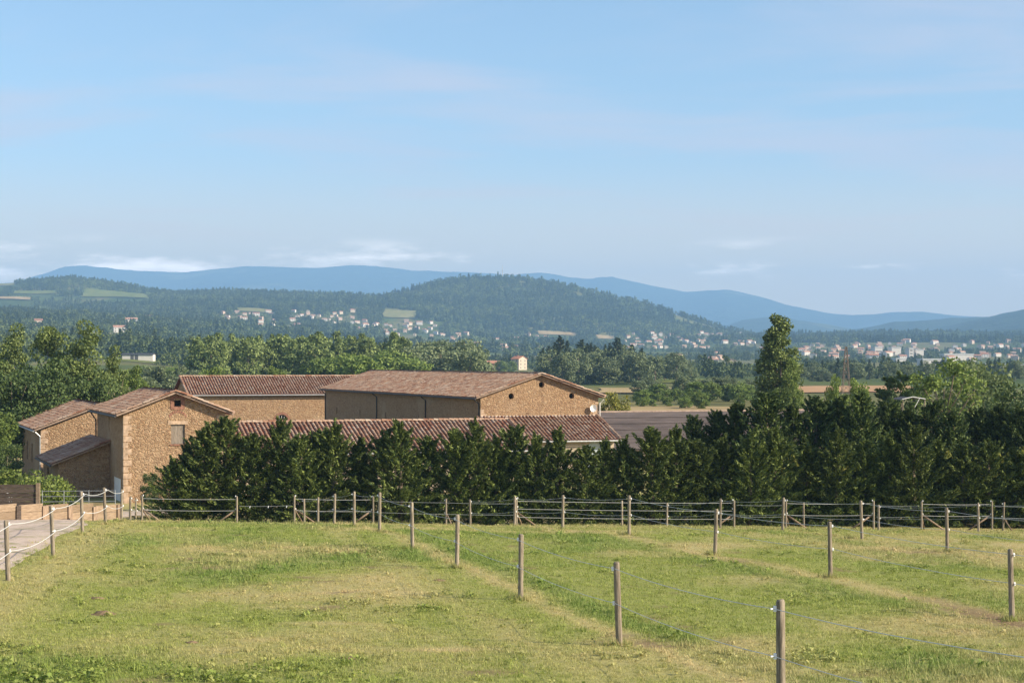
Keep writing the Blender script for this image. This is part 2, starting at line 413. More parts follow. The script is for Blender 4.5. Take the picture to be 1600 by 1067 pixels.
# ------------------------------------------------------------------ scattering
def scatter(name, pts, rot, scl, pid, protos, attrs=None):
    me = bpy.data.meshes.new(name)
    pts = np.ascontiguousarray(pts, np.float32)
    me.vertices.add(len(pts)); me.vertices.foreach_set('co', pts.ravel())
    def at(n, t, a, k): me.attributes.new(n, t, 'POINT').data.foreach_set(k, np.ascontiguousarray(a).ravel())
    at('rot', 'FLOAT_VECTOR', rot.astype(np.float32), 'vector'); at('scl', 'FLOAT', scl.astype(np.float32), 'value'); at('pid', 'INT', pid.astype(np.int32), 'value')
    for n, a in (attrs or {}).items(): at(n, 'FLOAT', a.astype(np.float32), 'value')
    ng = bpy.data.node_groups.new(name, 'GeometryNodeTree')
    ng.interface.new_socket('Geometry', in_out='INPUT', socket_type='NodeSocketGeometry')
    ng.interface.new_socket('Geometry', in_out='OUTPUT', socket_type='NodeSocketGeometry')
    gi = ng.nodes.new('NodeGroupInput'); go = ng.nodes.new('NodeGroupOutput'); jn = ng.nodes.new('GeometryNodeJoinGeometry')
    def named(n, t):
        nd = ng.nodes.new('GeometryNodeInputNamedAttribute'); nd.data_type = t; nd.inputs[0].default_value = n; return nd.outputs[0]
    for k, pr in enumerate(protos):
        cmp_ = ng.nodes.new('FunctionNodeCompare'); cmp_.data_type = 'INT'; cmp_.operation = 'EQUAL'
        ng.links.new(named('pid', 'INT'), cmp_.inputs[2]); cmp_.inputs[3].default_value = k
        oi = ng.nodes.new('GeometryNodeObjectInfo'); oi.inputs[0].default_value = pr; oi.inputs['As Instance'].default_value = True
        ip = ng.nodes.new('GeometryNodeInstanceOnPoints'); er = ng.nodes.new('FunctionNodeEulerToRotation')
        ng.links.new(named('rot', 'FLOAT_VECTOR'), er.inputs[0])
        ng.links.new(gi.outputs[0], ip.inputs['Points']); ng.links.new(cmp_.outputs[0], ip.inputs['Selection'])
        ng.links.new(oi.outputs['Geometry'], ip.inputs['Instance']); ng.links.new(er.outputs[0], ip.inputs['Rotation'])
        ng.links.new(named('scl', 'FLOAT'), ip.inputs['Scale'])
        ng.links.new(ip.outputs[0], jn.inputs[0])
    ng.links.new(jn.outputs[0], go.inputs[0])
    o = mobj(name, me)
    md = o.modifiers.new('scatter', 'NODES'); md.node_group = ng
    return o
def proto(name, me): return bpy.data.objects.new(name, me)      # not linked: only a source for the scattering

# ------------------------------------------------------------------ grass
def tuft_mesh(name, nb, hgt, spread, w, lean, seed):
    r = np.random.default_rng(seed)
    a = r.uniform(0, 2*PI, nb); rad = spread * np.sqrt(r.uniform(0, 1, nb)); c = np.stack([rad*np.cos(a), rad*np.sin(a), np.full(nb, -0.01)], -1)
    an = r.uniform(0, 2*PI, nb); h = hgt * r.uniform(.5, 1.2, nb); ln = lean * r.uniform(.2, 1.0, nb) * h
    wd = np.stack([-np.sin(an), np.cos(an), 0*an], -1) * w; tip = c + np.stack([np.cos(an)*ln, np.sin(an)*ln, h], -1)
    v = np.stack([c - wd, c + wd, tip], 1).reshape(-1, 3); f = np.arange(nb*3).reshape(-1, 3)
    return mesh_np(name, v, f, M_BLADE)
def weed_mesh(name, n, seed):
    r = np.random.default_rng(seed); V = []
    for i in range(n):
        a = r.uniform(0, 2*PI); L = r.uniform(.035, .075); el = r.uniform(.2, 1.1); b = Vector((r.normal(0, .045), r.normal(0, .045), r.uniform(0, .05)))
        d = Vector((math.cos(a)*math.cos(el), math.sin(a)*math.cos(el), math.sin(el))); s = Vector((-math.sin(a), math.cos(a), 0)) * L * .33
        V += [b, b + d*L*.55 + s, b + d*L + Vector((0, 0, -.3*L)), b + d*L*.55 - s]
    return mesh_np(name, V, np.arange(n*4).reshape(-1, 4), M_BLADE)
tufts = [proto('tuft', tuft_mesh('tuft', 18, .045, .11, .005, .9, s)) for s in (1, 2)] + \
        [proto('tuft_tall', tuft_mesh('tuft_tall', 14, .12, .07, .006, .7, 3)), proto('weed', weed_mesh('weed', 18, 4))]
def field_points(y0, y1, dens, pw):
    n = int(2.2 * dens * (y1 - y0) * 0.36 * (y1 + y0))
    y = rng.uniform(y0, y1, n); x = rng.uniform(-1, 1, n) * 0.36 * y1
    keep = (np.abs(x) < 0.34 * y + 1.5) & (rng.uniform(0, 1, n) < (y0 / y) ** pw * 0.45)
    return x[keep], y[keep]
seg = [field_points(a, b, d, 1.0) for a, b, d in ((16, 24, 210), (24, 34, 150), (34, 50, 90), (50, 70, 52), (70, 92, 40))]
gx = np.concatenate([s[0] for s in seg]); gy = np.concatenate([s[1] for s in seg])
dry, dirt, lush, weed = cover(gx, gy)
trackd = line_d(gx, gy, PA, DA)
keep = (rng.uniform(0, 1, len(gx)) > dirt * 0.9) & (trackd > -0.9 + rng.normal(0, .25, len(gx)))
gx, gy, dry, lush, weed = gx[keep], gy[keep], dry[keep], lush[keep], weed[keep]
ring = []
for (p0, d_, ks) in ((PB, DB, range(-1, 9)), (PC, DC, range(-1, 7)), (PD, DD, range(-1, 5)), (PA, DA, np.linspace(-.3, 1, 6))):
    for k in ks:
        a_ = rng.uniform(0, 6.28, 26); r_ = np.abs(rng.normal(0, .13, 26)) + .04; ring.append(np.stack([p0[0] + d_[0]*k + r_*np.cos(a_), p0[1] + d_[1]*k + r_*np.sin(a_)], -1))
ring = np.concatenate(ring); nr_ = len(ring); gx = np.concatenate([gx, ring[:, 0]]); gy = np.concatenate([gy, ring[:, 1]])
dry = np.concatenate([dry, rng.uniform(.1, .8, nr_)]); lush = np.concatenate([lush, rng.uniform(0, .6, nr_)]); weed = np.concatenate([weed, np.zeros(nr_)])
N = len(gx)
pid = rng.integers(0, 2, N)
tall = rng.uniform(0, 1, N) < 0.012 + 0.05 * lush + 0.03 * dry
near_post = np.zeros(N)
pid[tall] = 2; pid[-nr_:] = 2
pid[rng.uniform(0, 1, N) < weed * 0.6 + 0.008] = 3
sc = rng.uniform(.65, 1.35, N) * (0.8 + 0.45 * lush) * (1 - .25 * dry) * np.interp(gy, [16, 40, 90], [0.95, 1.15, 1.5])
rot = np.stack([rng.normal(0, .12, N), rng.normal(0, .12, N), rng.uniform(0, 2*PI, N)], -1)
o = scatter('grass', np.stack([gx, gy, H(gx, gy)], -1), rot, sc, pid, tufts, {'dry': np.clip(dry + rng.normal(0, .12, N), 0, 1), 'lush': lush})
label(o, 'short green and straw coloured grass covering the paddocks', 'grass', kind='stuff')
NGRASS = N
# ------------------------------------------------------------------ foliage meshes
def diamonds(c, d, n, L, W):
    d = d / np.linalg.norm(d, axis=1, keepdims=True); w = np.cross(n, d); w /= np.linalg.norm(w, axis=1, keepdims=True) + 1e-9
    L = L[:, None]; W = W[:, None]
    v = np.stack([c - d*L*.5, c + w*W*.5 - d*L*.06, c + d*L*.5, c - w*W*.5 - d*L*.06], 1).reshape(-1, 3)
    return v, np.arange(len(c)*4).reshape(-1, 4)
def conifer_crown(name, mat, seed, h, r, nb, ns, sl, sw, flat=0.0, power=0.75, lowest=0.03, up=0.6, jit=.14):
    """feathery conifer: branches round the stem, each a plume of small sprays"""
    q = np.random.default_rng(seed); C = []; Dr = []; Ls = []
    for i in range(nb):
        t = (i + q.uniform(0, 1)) / nb
        z = h * (lowest + (0.97 - lowest) * t)
        rad = r * max(0.06, (1 - t) ** power) * q.uniform(.72, 1.22)
        az = i * 2.39996 + q.uniform(-.4, .4)
        el = (0.05 + up * t + q.uniform(-.12, .25)) * (1 - flat)
        out = np.array([math.cos(az), math.sin(az), 0.0]); upv = np.array([0, 0, 1.0])
        s = q.uniform(0.15, 1.0, ns) ** 0.65
        j = q.normal(0, 1, (ns, 3)) * (jit * rad + 0.04) * (1.15 - s)[:, None]; j[:, 2] *= 0.75
        p = out * (rad * s)[:, None] + upv * (z + rad * s * math.tan(el) - 0.18 * rad * (s * (1 - s)) * 2)[:, None] + j
        d = out * q.uniform(.5, 1.0, ns)[:, None] + upv * q.uniform(.1 + .4*(1-flat), .9, ns)[:, None] + q.normal(0, .38, (ns, 3))
        C.append(p); Dr.append(d); Ls.append(sl * q.uniform(.6, 1.3, ns))
    C = np.concatenate(C); Dr = np.concatenate(Dr); Ls = np.concatenate(Ls)
    Nn = q.normal(0, 1, C.shape) + np.array([0, 0, .8])
    v, f = diamonds(C, Dr, Nn, Ls, Ls * sw)
    return mesh_np(name, v, f, mat)
def broadleaf_crown(name, mat, seed, h, r, th, ncl, nl, ls, shape='round', gap=0.0, clr=0.30):
    q = np.random.default_rng(seed)
    k = 0; cen = []; rad = []
    while len(cen) < ncl:
        p = q.uniform(-1, 1, 3); R = np.linalg.norm(p)
        if R > 1 or R < 0.35: continue
        t = (p[2] + 1) / 2
        if shape == 'column': wd = 0.35 + 0.65 * math.sin(PI * min(1, t * 0.62 + 0.28)) if t < .99 else .3
        elif shape == 'cone': wd = max(.15, 1.1 * (1 - t) ** .7)
        else: wd = 1.0
        cen.append((p[0] * r * wd, p[1] * r * wd, th + (h - th) * t)); rad.append(r * clr * q.uniform(.6, 1.25) * (0.75 + 0.35 * wd))
    cen = np.array(cen); rad = np.array(rad)
    if shape == 'round': cen[:, 2] = np.minimum(cen[:, 2], h - rad * .6)
    idx = q.integers(0, ncl, nl)
    u = q.normal(0, 1, (nl, 3)); u /= np.linalg.norm(u, axis=1, keepdims=True)
    rr = q.uniform(0.25, 1.0, nl) ** 0.45
    C = cen[idx] + u * (rad[idx] * rr)[:, None] * np.array([1.15, 1.15, .85])
    Dr = u * .6 + q.normal(0, .7, (nl, 3)); Nn = u + q.normal(0, .6, (nl, 3)) + np.array([0, 0, .4])
    L = ls * q.uniform(.6, 1.4, nl)
    v, f = diamonds(C, Dr, Nn, L, L * .8)
    return mesh_np(name, v, f, mat), cen
def limbs(name, mat, seed, h, th, tr, cen, nlimb=8):
    q = np.random.default_rng(seed); b = MB()
    top = max(th * 1.2, h * .75)
    b.tube([(0, 0, -.4), (q.normal(0, .02)*h*.2, 0, th*.6), (q.normal(0, .02)*h, q.normal(0, .02)*h, top)], [tr*1.2, tr, tr*.25], 7)
    for i in q.choice(len(cen), min(nlimb, len(cen)), replace=False):
        c = Vector(cen[i]); s = Vector((0, 0, min(c.z * .6, top * .85)))
        b.tube([s, (s + c) / 2 + Vector((0, 0, -.05 * h * q.uniform(0, 1))), c], [tr*.5, tr*.3, tr*.1], 5)
    return b.mesh(name, mat, True)
m = NT('bark'); n = m.noise(m.map(m.obj(), (6, 6, 1.2)), 2.0, 5, .6)
M_BARK = m.done(m.bsdf(m.mix(n, (.10, .075, .05), (.26, .21, .16)), .9, m.bump(n, .6, .03), .1))
M_CYP = leaf_mat('cypress_spray', (0.028, 0.056, 0.014), (0.260, 0.310, 0.082), .16, .35, pw=1.5)
M_CYP2 = leaf_mat('dark_cypress_spray', (0.022, 0.046, 0.014), (0.180, 0.235, 0.064), .14, .35, pw=1.5)
M_BROAD = leaf_mat('broad_leaf', (0.068, 0.121, 0.024), (0.254, 0.321, 0.076), .28, .3)
M_PALE = leaf_mat('pale_leaf', (0.084, 0.132, 0.024), (0.252, 0.300, 0.072), .30, .25)
M_DARK = leaf_mat('dark_leaf', (0.039, 0.074, 0.023), (0.121, 0.168, 0.047), .18, .3)
M_ASP = leaf_mat('aspen_leaf', (0.061, 0.101, 0.024), (0.223, 0.270, 0.084), .24, .3)
M_YEL = leaf_mat('yellow_leaf', (0.120, 0.140, 0.020), (0.330, 0.310, 0.060), .30, .2)
M_POP = leaf_mat('poplar_leaf', (0.094, 0.138, 0.043), (0.294, 0.356, 0.119), .22, .3)
M_DPOP = leaf_mat('dark_poplar_leaf', (0.050, 0.087, 0.022), (0.224, 0.273, 0.076), .2, .2)
M_GREY = leaf_mat('grey_leaf', (0.095, 0.135, 0.062), (0.224, 0.259, 0.129), .22, .3)
M_FIR = leaf_mat('fir_spray', (0.035, 0.060, 0.030), (0.120, 0.155, 0.080), .12, .4)
M_WILLOW = leaf_mat('willow_leaf', (0.095, 0.140, 0.045), (0.190, 0.230, 0.085), .3, .15)

PROT = {}
def reg(kind, pairs, h): PROT[kind] = (pairs, h)
def trunk_only(name, h, r): return MB().tube([(0, 0, -.4), (.02, 0, h*.5), (0, 0, h*.92)], [r, r*.7, r*.12], 7).mesh(name, M_BARK, True)
reg('hedge', [(conifer_crown('crown', M_CYP, 100+i, 5.0, 1.85, 112, 135, .20, .26, power=.72 + .05*i, up=1.15, jit=.095), trunk_only('trunk', 5, .12)) for i in range(6)], 5.0)
reg('hedge_dark', [(conifer_crown('crown', M_CYP2, 120+i, 6.2, 2.1, 115, 112, .24, .28, power=.66 + .04*i, up=1.0, jit=.10), trunk_only('trunk', 6.2, .15)) for i in range(5)], 6.2)
def reg_broad(kind, mat, seeds, h, r, th, ncl, nl, ls, shape='round', clr=.3, tr=.18, nlimb=8):
    L = []
    for s in seeds:
        cr, cen = broadleaf_crown('crown', mat, s, h, r, th, ncl, nl, ls, shape, clr=clr)
        L.append((cr, limbs('trunk', M_BARK, s + 1, h, th, tr, cen, nlimb)))
    reg(kind, L, h)
reg_broad('broad', M_BROAD, (200, 201, 202), 12, 3.6, 2.2, 60, 9500, .28, clr=.27)
reg_broad('aspen', M_ASP, (205, 206, 207), 13, 2.5, 1.8, 46, 9500, .235, 'column', clr=.33)
reg_broad('dark', M_DARK, (210, 211), 10, 3.8, 1.2, 60, 9500, .26, clr=.27)
reg_broad('shrub', M_PALE, (215, 216), 3.0, 2.0, .1, 40, 4200, .17, clr=.32, tr=.06)
reg_broad('yellow', M_YEL, (220, 221), 4.0, 1.6, .6, 36, 3000, .20, clr=.33, tr=.07)
reg_broad('poplar', M_DPOP, (230,), 15.5, 2.2, 1.2, 120, 21000, .26, 'column', clr=.36, tr=.22)
reg_broad('midpoplar', M_POP, (240, 241, 242, 243), 17, 3.2, 2.0, 50, 3600, .62, 'column', clr=.34, tr=.2)
reg_broad('midround', M_BROAD, (250, 251, 252), 10, 4.2, .1, 52, 4200, .52, clr=.28, tr=.2)
reg_broad('midgrey', M_GREY, (255, 256, 257), 10, 4.0, .1, 52, 4200, .50, clr=.28, tr=.2)
reg_broad('willow', M_WILLOW, (260,), 9, 4.6, .6, 60, 6000, .36, clr=.26, tr=.2)
reg_broad('thin', M_BROAD, (265,), 8, 2.4, 3.4, 24, 2600, .22, clr=.28, tr=.14, nlimb=16)
reg('fir', [(conifer_crown('crown', M_FIR, 270+i, 15, 4.0, 60, 48, .85, .5, power=.62 + .06*i, up=.30, lowest=.05), trunk_only('trunk', 15, .25)) for i in range(4)], 15)
reg('cedar', [(conifer_crown('crown', M_DARK, 280, 7.0, 4.2, 44, 170, .36, .45, flat=.9, power=.45, up=.15, lowest=.15), trunk_only('trunk', 7, .28))], 7)
def tree(kind, i, name, lab, cat, group, x, y, h, wide=1.0, rz=None, zoff=0.0):
    pairs, h0 = PROT[kind]; cr, tk = pairs[i % len(pairs)]
    s = h / h0
    e = empty(name, (x, y, h1(x, y) + zoff), rng.uniform(0, 6.28) if rz is None else rz); e.scale = (s*wide, s*wide, s)
    mobj('crown', cr, e); mobj('trunk', tk, e)
    return label(e, lab, cat, group)
def tree_px(kind, i, name, lab, cat, group, px, Y, top_y, wide=1.0):
    x = X(px, Y); h = -(top_y - HOR) / F * Y - h1(x, Y)
    return tree(kind, i, name, lab, cat, group, x, Y, h, wide)

# ------------------------------------------------------------------ building materials
def stone_mat(name, cols, mortar, sc=(3.2, 3.2, 5.2), seed=0.0):
    m = NT(name); p = m.obj()
    wob = m.n('ShaderNodeTexNoise', {'Vector': p, 'Scale': 3.0, 'Detail': 2}).outputs[1]
    wob = m.n('ShaderNodeVectorMath', {0: wob, 3: .35}, operation='SCALE').outputs[0]; q = m.n('ShaderNodeVectorMath', {0: p, 1: wob}, operation='ADD').outputs[0]
    q = m.map(q, sc)
    v = m.n('ShaderNodeTexVoronoi', {'Vector': q, 'Scale': 1.0, 'Randomness': .85})
    e = m.n('ShaderNodeTexVoronoi', {'Vector': q, 'Scale': 1.0, 'Randomness': .85}, feature='DISTANCE_TO_EDGE').outputs[0]
    k = m.n('ShaderNodeSeparateColor', {0: v.outputs['Color']}).outputs[0]
    c = m.ramp(k, cols)
    c = m.mix(m.rng(m.noise(p, .35, 4), .35, .7, 0, .35), c, mortar)
    c = m.mix(m.rng(m.noise(p, 14, 4, .7), .35, .75, 0, .4), c, (.16, .10, .06))
    c = m.mix(m.rng(e, 0.02, 0.11, 1, 0), c, mortar)
    c = m.mix(m.rng(m.noise(m.map(p, (1.6, 1.6, .22)), 1.0, 5, .6), .55, .78, 0, .5), c, (.20, .145, .10))
    c = m.mix(m.rng(m.noise(p, .22, 3), .55, .68, 0, .5), c, (.44, .335, .23))
    h = m.math('ADD', m.rng(e, 0.0, 0.22), m.math('MULTIPLY', k, .8))
    return m.done(m.bsdf(c, .92, m.bump(h, .8, .05), .1))
STC = [(0.0, (.22, .13, .075)), (.25, (.34, .215, .125)), (.55, (.41, .27, .16)), (.8, (.30, .175, .10)), (1.0, (.47, .345, .225))]
M_STONE = stone_mat('rubble_stone', STC, (.41, .29, .18), (4.8, 4.8, 8.6))
M_STONE2 = stone_mat('rubble_stone_fine', STC, (.41, .28, .17), (5.0, 5.0, 9.0))
M_QUOIN = plain_mat('dressed_stone', (.43, .31, .215), .9, .28, 4)
M_BRICK = plain_mat('old_brick', (.25, .125, .085), .9, .35, 6)
M_RENDER = plain_mat('pale_render', (.42, .34, .26), .9, .15, 1.5)
m = NT('tile'); r = m.island()
c = m.ramp(r, [(0, (.19, .080, .048)), (.10, (.28, .15, .095)), (.4, (.34, .21, .14)), (.75, (.38, .26, .185)), (1, (.44, .345, .265))])
c = m.mix(m.rng(m.noise(m.obj(), 1.1, 5, .65), .45, .7, 0, .55), c, (.20, .15, .12))
M_TILE = m.done(m.bsdf(c, .9, None, .12))
m = NT('tile_channel'); n = m.noise(m.obj(), 5, 5, .7)
M_CHAN = m.done(m.bsdf(m.mix(n, (.11, .034, .024), (.23, .080, .052)), .95, None, .08))
m = NT('fibre_cement'); p = m.obj(); n = m.noise(m.map(p, (.35, 1.4, 1)), 1.2, 6, .65); n2 = m.noise(p, 12, 3)
c = m.mix(m.rng(n, .3, .7), (.070, .056, .054), (.145, .115, .105)); c = m.mix(m.math('MULTIPLY', n2, .3), c, (.06, .05, .045)); c = m.mix(m.math('MULTIPLY', m.objrand(), .5), c, (.17, .145, .135))
M_FIBRE = m.done(m.bsdf(c, .9, m.bump(n2, .3, .01), .15))
M_EAVE = plain_mat('eave_board', (.30, .22, .17), .9, .25, 4)
M_ZINC = plain_mat('zinc', (.36, .37, .38), .45, .15, 5, .6)
M_PIPE = plain_mat('dark_pipe', (.05, .045, .045), .6, .2, 5)
M_PIPEW = plain_mat('pale_pipe', (.62, .60, .57), .6, .1, 5)
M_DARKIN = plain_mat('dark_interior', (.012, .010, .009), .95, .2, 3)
M_WHITE = plain_mat('white_paint', (.76, .76, .74), .5, .05, 4)
def wood_mat(name, a, b, sc=(14, 14, 1.2), bs=.5):
    m = NT(name); p = m.obj(); n = m.noise(m.map(p, sc), 3.0, 6, .65); k = m.noise(p, 2.3, 3)
    ov = m.math('MULTIPLY', m.objrand(), .45)
    c = m.mix(m.rng(n, .28, .72), a, b); c = m.mix(m.rng(k, .6, .75, 0, .55), c, (.045, .035, .025))
    c = m.mix(ov, c, tuple(x * .55 for x in a))
    return m.done(m.bsdf(c, .85, m.bump(n, bs, .015), .15))
M_POST = wood_mat('post_wood', (.135, .110, .082), (.44, .37, .275))
M_BRACE = wood_mat('brace_wood', (.17, .115, .08), (.42, .31, .22))
M_BOARD = wood_mat('dark_board', (.055, .04, .032), (.16, .125, .10), (1.2, 14, 14))
M_SLEEPER = wood_mat('sleeper', (.20, .14, .09), (.40, .30, .21), (1.2, 14, 14))
M_SHUT = wood_mat('grey_board', (.20, .165, .13), (.38, .32, .26), (14, 14, 1.2))
m = NT('rope'); n = m.noise(m.obj(), 40, 2)
M_ROPE = m.done(m.bsdf(m.mix(n, (.52, .52, .50), (.68, .68, .66)), .6, None, .3))
M_WIRE = plain_mat('wire_rope', (.46, .49, .50), .5, .15, 30, .1)
M_INS = plain_mat('white_plastic', (.82, .83, .84), .4, .03, 4)

# ------------------------------------------------------------------ building parts
ANG = math.radians(19.5)
CA, SA = math.cos(ANG), math.sin(ANG)
def wall_panel(name, mat, parent, o, ux, n, outer, holes=(), depth=.35, back=M_DARKIN):
    """flat wall with openings: u along ux, v up, n the outward normal; every opening has its reveals"""
    o = Vector(o); ux = Vector(ux); n = Vector(n); up = Vector((0, 0, 1))
    P = lambda u, v, d=0.0: o + ux * u + up * v - n * d
    loops = [[Vector((u, v, 0)) for u, v in outer]] + [[Vector((u, v, 0)) for u, v in h] for h in holes]
    flat = [(p.x, p.y) for l in loops for p in l]
    b = MB(); tris = tessellate_polygon(loops)
    b.add([P(u, v) for u, v in flat], [t for t in tris])
    for h in holes:
        k = len(h)
        b.add([P(u, v) for u, v in h] + [P(u, v, depth) for u, v in h], [(i, (i+1) % k, k+(i+1) % k, k+i) for i in range(k)])
    w = b.build(name, mat, parent)
    for h in holes:
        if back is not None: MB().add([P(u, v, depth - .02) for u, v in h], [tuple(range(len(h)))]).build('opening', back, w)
    return w
def circle(u, v, r, n=16): return [(u + r*math.cos(2*PI*i/n), v + r*math.sin(2*PI*i/n)) for i in range(n)]
def rect(u0, u1, v0, v1): return [(u0, v0), (u1, v0), (u1, v1), (u0, v1)]
def arch(u, v0, v1, r, n=10): return [(u - r, v0), (u + r, v0)] + [(u + r*math.cos(PI*i/n), v1 + r*math.sin(PI*i/n)) for i in range(n + 1)]
def barrels(name, mat, parent, base, cdir, udir, hdir, length, r0, r1, lift0, lift1, nseg=5):
    """many half-round tiles; base (N,3) middle of the lower end"""
    N = len(base); a = np.linspace(0, PI, nseg)
    cdir, udir, hdir = (np.asarray(q, float) for q in (cdir, udir, hdir))
    co = np.cos(a); si = np.sin(a)
    lo = co[:, None]*cdir*r0 + (si[:, None]*.8*r0 + lift0)*hdir
    hi = co[:, None]*cdir*r1 + (si[:, None]*.8*r1 + lift1)*hdir + udir*length
    ring = np.concatenate([lo, hi])
    jit = rng.normal(0, 1, (N, 1, 3)) * np.array([.010, .010, .008])
    v = (base[:, None, :] + ring[None] + jit).reshape(-1, 3)
    q = np.array([(i, i+1, nseg+i+1, nseg+i) for i in range(nseg - 1)])
    f = (q[None] + (np.arange(N) * 2 * nseg)[:, None, None]).reshape(-1, 4)
    o = mobj(name, mesh_np(name, v, f, mat, True), parent); o['kind'] = 'stuff'
    return o
TSP = .30
def roof_slope(root, e0, along, up, L, S, kind='tile', gutter=None, thick=.10):
    """one slope: deck, then rows of half-round tiles; e0 eave corner, along and up unit vectors in the root's frame"""
    e0, al, up = np.array(e0, float), np.array(along, float), np.array(up, float)
    n = np.cross(al, up); n = n if n[2] > 0 else -n
    c = [e0, e0 + al*L, e0 + al*L + up*S, e0 + up*S]
    b = MB().hexa([p - n*thick for p in c] + c)
    deck = b.build('roof', M_CHAN if kind == 'tile' else M_FIBRE, root)
    if kind == 'tile':
        deck.data.materials.append(M_EAVE)
        for pl in deck.data.polygons:
            if abs(pl.normal.dot(Vector(n))) < .5: pl.material_index = 1
    if kind == 'tile':
        nc = int(L / TSP); nr = int(S / .34)
        k, j = np.meshgrid(np.arange(nc) + .5, np.arange(nr)); k = k.ravel() * (L / nc); j = j.ravel() * (S / nr)
        wav = (fbm(k, j + 7*L, 3.0, 9) - .5) * .07
        base = e0 + k[:, None]*al + (j - .04)[:, None]*up + wav[:, None]*n
        barrels('tiles', M_TILE, deck, base, al, up, n, .42, .108, .090, .035, .012)
    else:
        nc = int(L / .0885) ; rows = int(S / 1.6)
        for rr in range(rows):
            s0 = S / rows * rr - .06; s1 = S / rows * (rr + 1) + .06
            k = np.arange(nc + 1) * (L / nc)
            hgt = (np.arange(nc + 1) % 2) * .045 + .01
            lo = e0 + k[:, None]*al + up*s0 + n*(hgt + .055)[:, None]; hi = e0 + k[:, None]*al + up*s1 + n*(hgt + .004)[:, None]
            v = np.concatenate([lo, hi]); i = np.arange(nc)
            f = np.stack([i, i+1, nc+2+i, nc+1+i], -1)
            mobj('sheet', mesh_np('sheet', v, f, M_FIBRE), deck)
    if gutter is not None:
        p0 = e0 - up*.10 - n*.08; p1 = p0 + al*L
        MB().tube([p0, p1], .065, 8).build('gutter', gutter, root)
    return deck
def ridge_caps(root, p0, p1, mat=None, r=.15):
    p0, p1 = np.array(p0, float), np.array(p1, float); L = np.linalg.norm(p1 - p0); d = (p1 - p0) / L
    k = int(L / .38); base = p0 + d * (np.arange(k) * L / k)[:, None]
    cd = np.cross(d, [0, 0, 1.0])
    return barrels('ridge_tiles', mat or M_TILE, root, base, cd, d, np.array([0, 0, 1.0]), .42, r, r*.9, .02, 0.0)
def verge_caps(root, p0, p1, side):
    p0, p1 = np.array(p0, float), np.array(p1, float); L = np.linalg.norm(p1 - p0); d = (p1 - p0) / L
    k = int(L / .34); base = p0 + d * (np.arange(k) * L / k)[:, None]
    h = np.cross(d, side); h = h if h[2] > 0 else -h
    return barrels('verge_tiles', M_TILE, root, base, np.array(side, float), d, h, .42, .13, .115, .045, .02)
def gable_house(name, lab, cat, origin, w, L, zb, eave, pitch, oh=.5, ohg=.45, ridge='a', mat=None, front_holes=(), left_holes=(), kind='tile', gut_l=None, gut_f=None, depth=.4, group=None):
    """four walls and a two-sided roof; local x runs along the gable side for ridge 'a', along the eaves for ridge 'b'"""
    mat = mat or M_STONE
    root = empty(name, (origin[0], origin[1], zb), ANG); label(root, lab, cat, group)
    ze = eave - zb; tp = math.tan(pitch)
    cp, sp = math.cos(pitch), math.sin(pitch)
    half = (w if ridge == 'a' else L) / 2; zr = ze + half * tp
    if ridge == 'a':
        gab = [(0, 0), (w, 0), (w, ze), (w/2, zr), (0, ze)]
        wall_panel('wall', mat, root, (0, 0, 0), (1, 0, 0), (0, -1, 0), gab, front_holes, depth)
        wall_panel('wall', mat, root, (0, L, 0), (0, -1, 0), (-1, 0, 0), rect(0, L, 0, ze), left_holes, depth)
        wall_panel('wall', mat, root, (w, 0, 0), (0, 1, 0), (1, 0, 0), rect(0, L, 0, ze))
        wall_panel('wall', mat, root, (w, L, 0), (-1, 0, 0), (0, 1, 0), gab)
        S = (half + oh) / cp; LL = L + 2 * ohg; z0 = ze - oh * tp + .13
        roof_slope(root, (-oh, -ohg, z0), (0, 1, 0), (cp, 0, sp), LL, S, kind, gut_l)
        roof_slope(root, (w + oh, -ohg, z0), (0, 1, 0), (-cp, 0, sp), LL, S, kind)
        zt = z0 + S * sp
        if kind == 'tile':
            ridge_caps(root, (w/2, -ohg, zt + .02), (w/2, L + ohg, zt + .02))
            for s, x0 in ((1, -oh), (-1, w + oh)): verge_caps(root, (x0, -ohg + .02, z0 + .03), (w/2, -ohg + .02, zt + .03), (0, 1, 0))
        else: MB().tube([(w/2, -ohg, zt), (w/2, L + ohg, zt)], .13, 8).build('ridge_cap', M_FIBRE, root)
    else:
        gab = [(0, 0), (L, 0), (L, ze), (L/2, zr), (0, ze)]
        wall_panel('wall', mat, root, (0, 0, 0), (1, 0, 0), (0, -1, 0), rect(0, w, 0, ze), front_holes, depth)
        wall_panel('wall', mat, root, (0, L, 0), (0, -1, 0), (-1, 0, 0), gab, left_holes, depth)
        wall_panel('wall', mat, root, (w, 0, 0), (0, 1, 0), (1, 0, 0), gab)
        wall_panel('wall', mat, root, (w, L, 0), (-1, 0, 0), (0, 1, 0), rect(0, w, 0, ze))
        S = (half + oh) / cp; WW = w + 2 * ohg; z0 = ze - oh * tp + .13
        roof_slope(root, (-ohg, -oh, z0), (1, 0, 0), (0, cp, sp), WW, S, kind, gut_f)
        roof_slope(root, (-ohg, L + oh, z0), (1, 0, 0), (0, -cp, sp), WW, S, kind)
        zt = z0 + S * sp
        if kind == 'tile':
            ridge_caps(root, (-ohg, L/2, zt + .02), (w + ohg, L/2, zt + .02))
            for x0 in (-ohg + .02, w + ohg - .02): verge_caps(root, (x0, -oh, z0 + .03), (x0, L/2, zt + .03), (1, 0, 0))
        else: MB().tube([(-ohg, L/2, zt + .03), (w + ohg, L/2, zt + .03)], .12, 8).build('ridge_cap', M_EAVE, root)
    return root, ze, zr
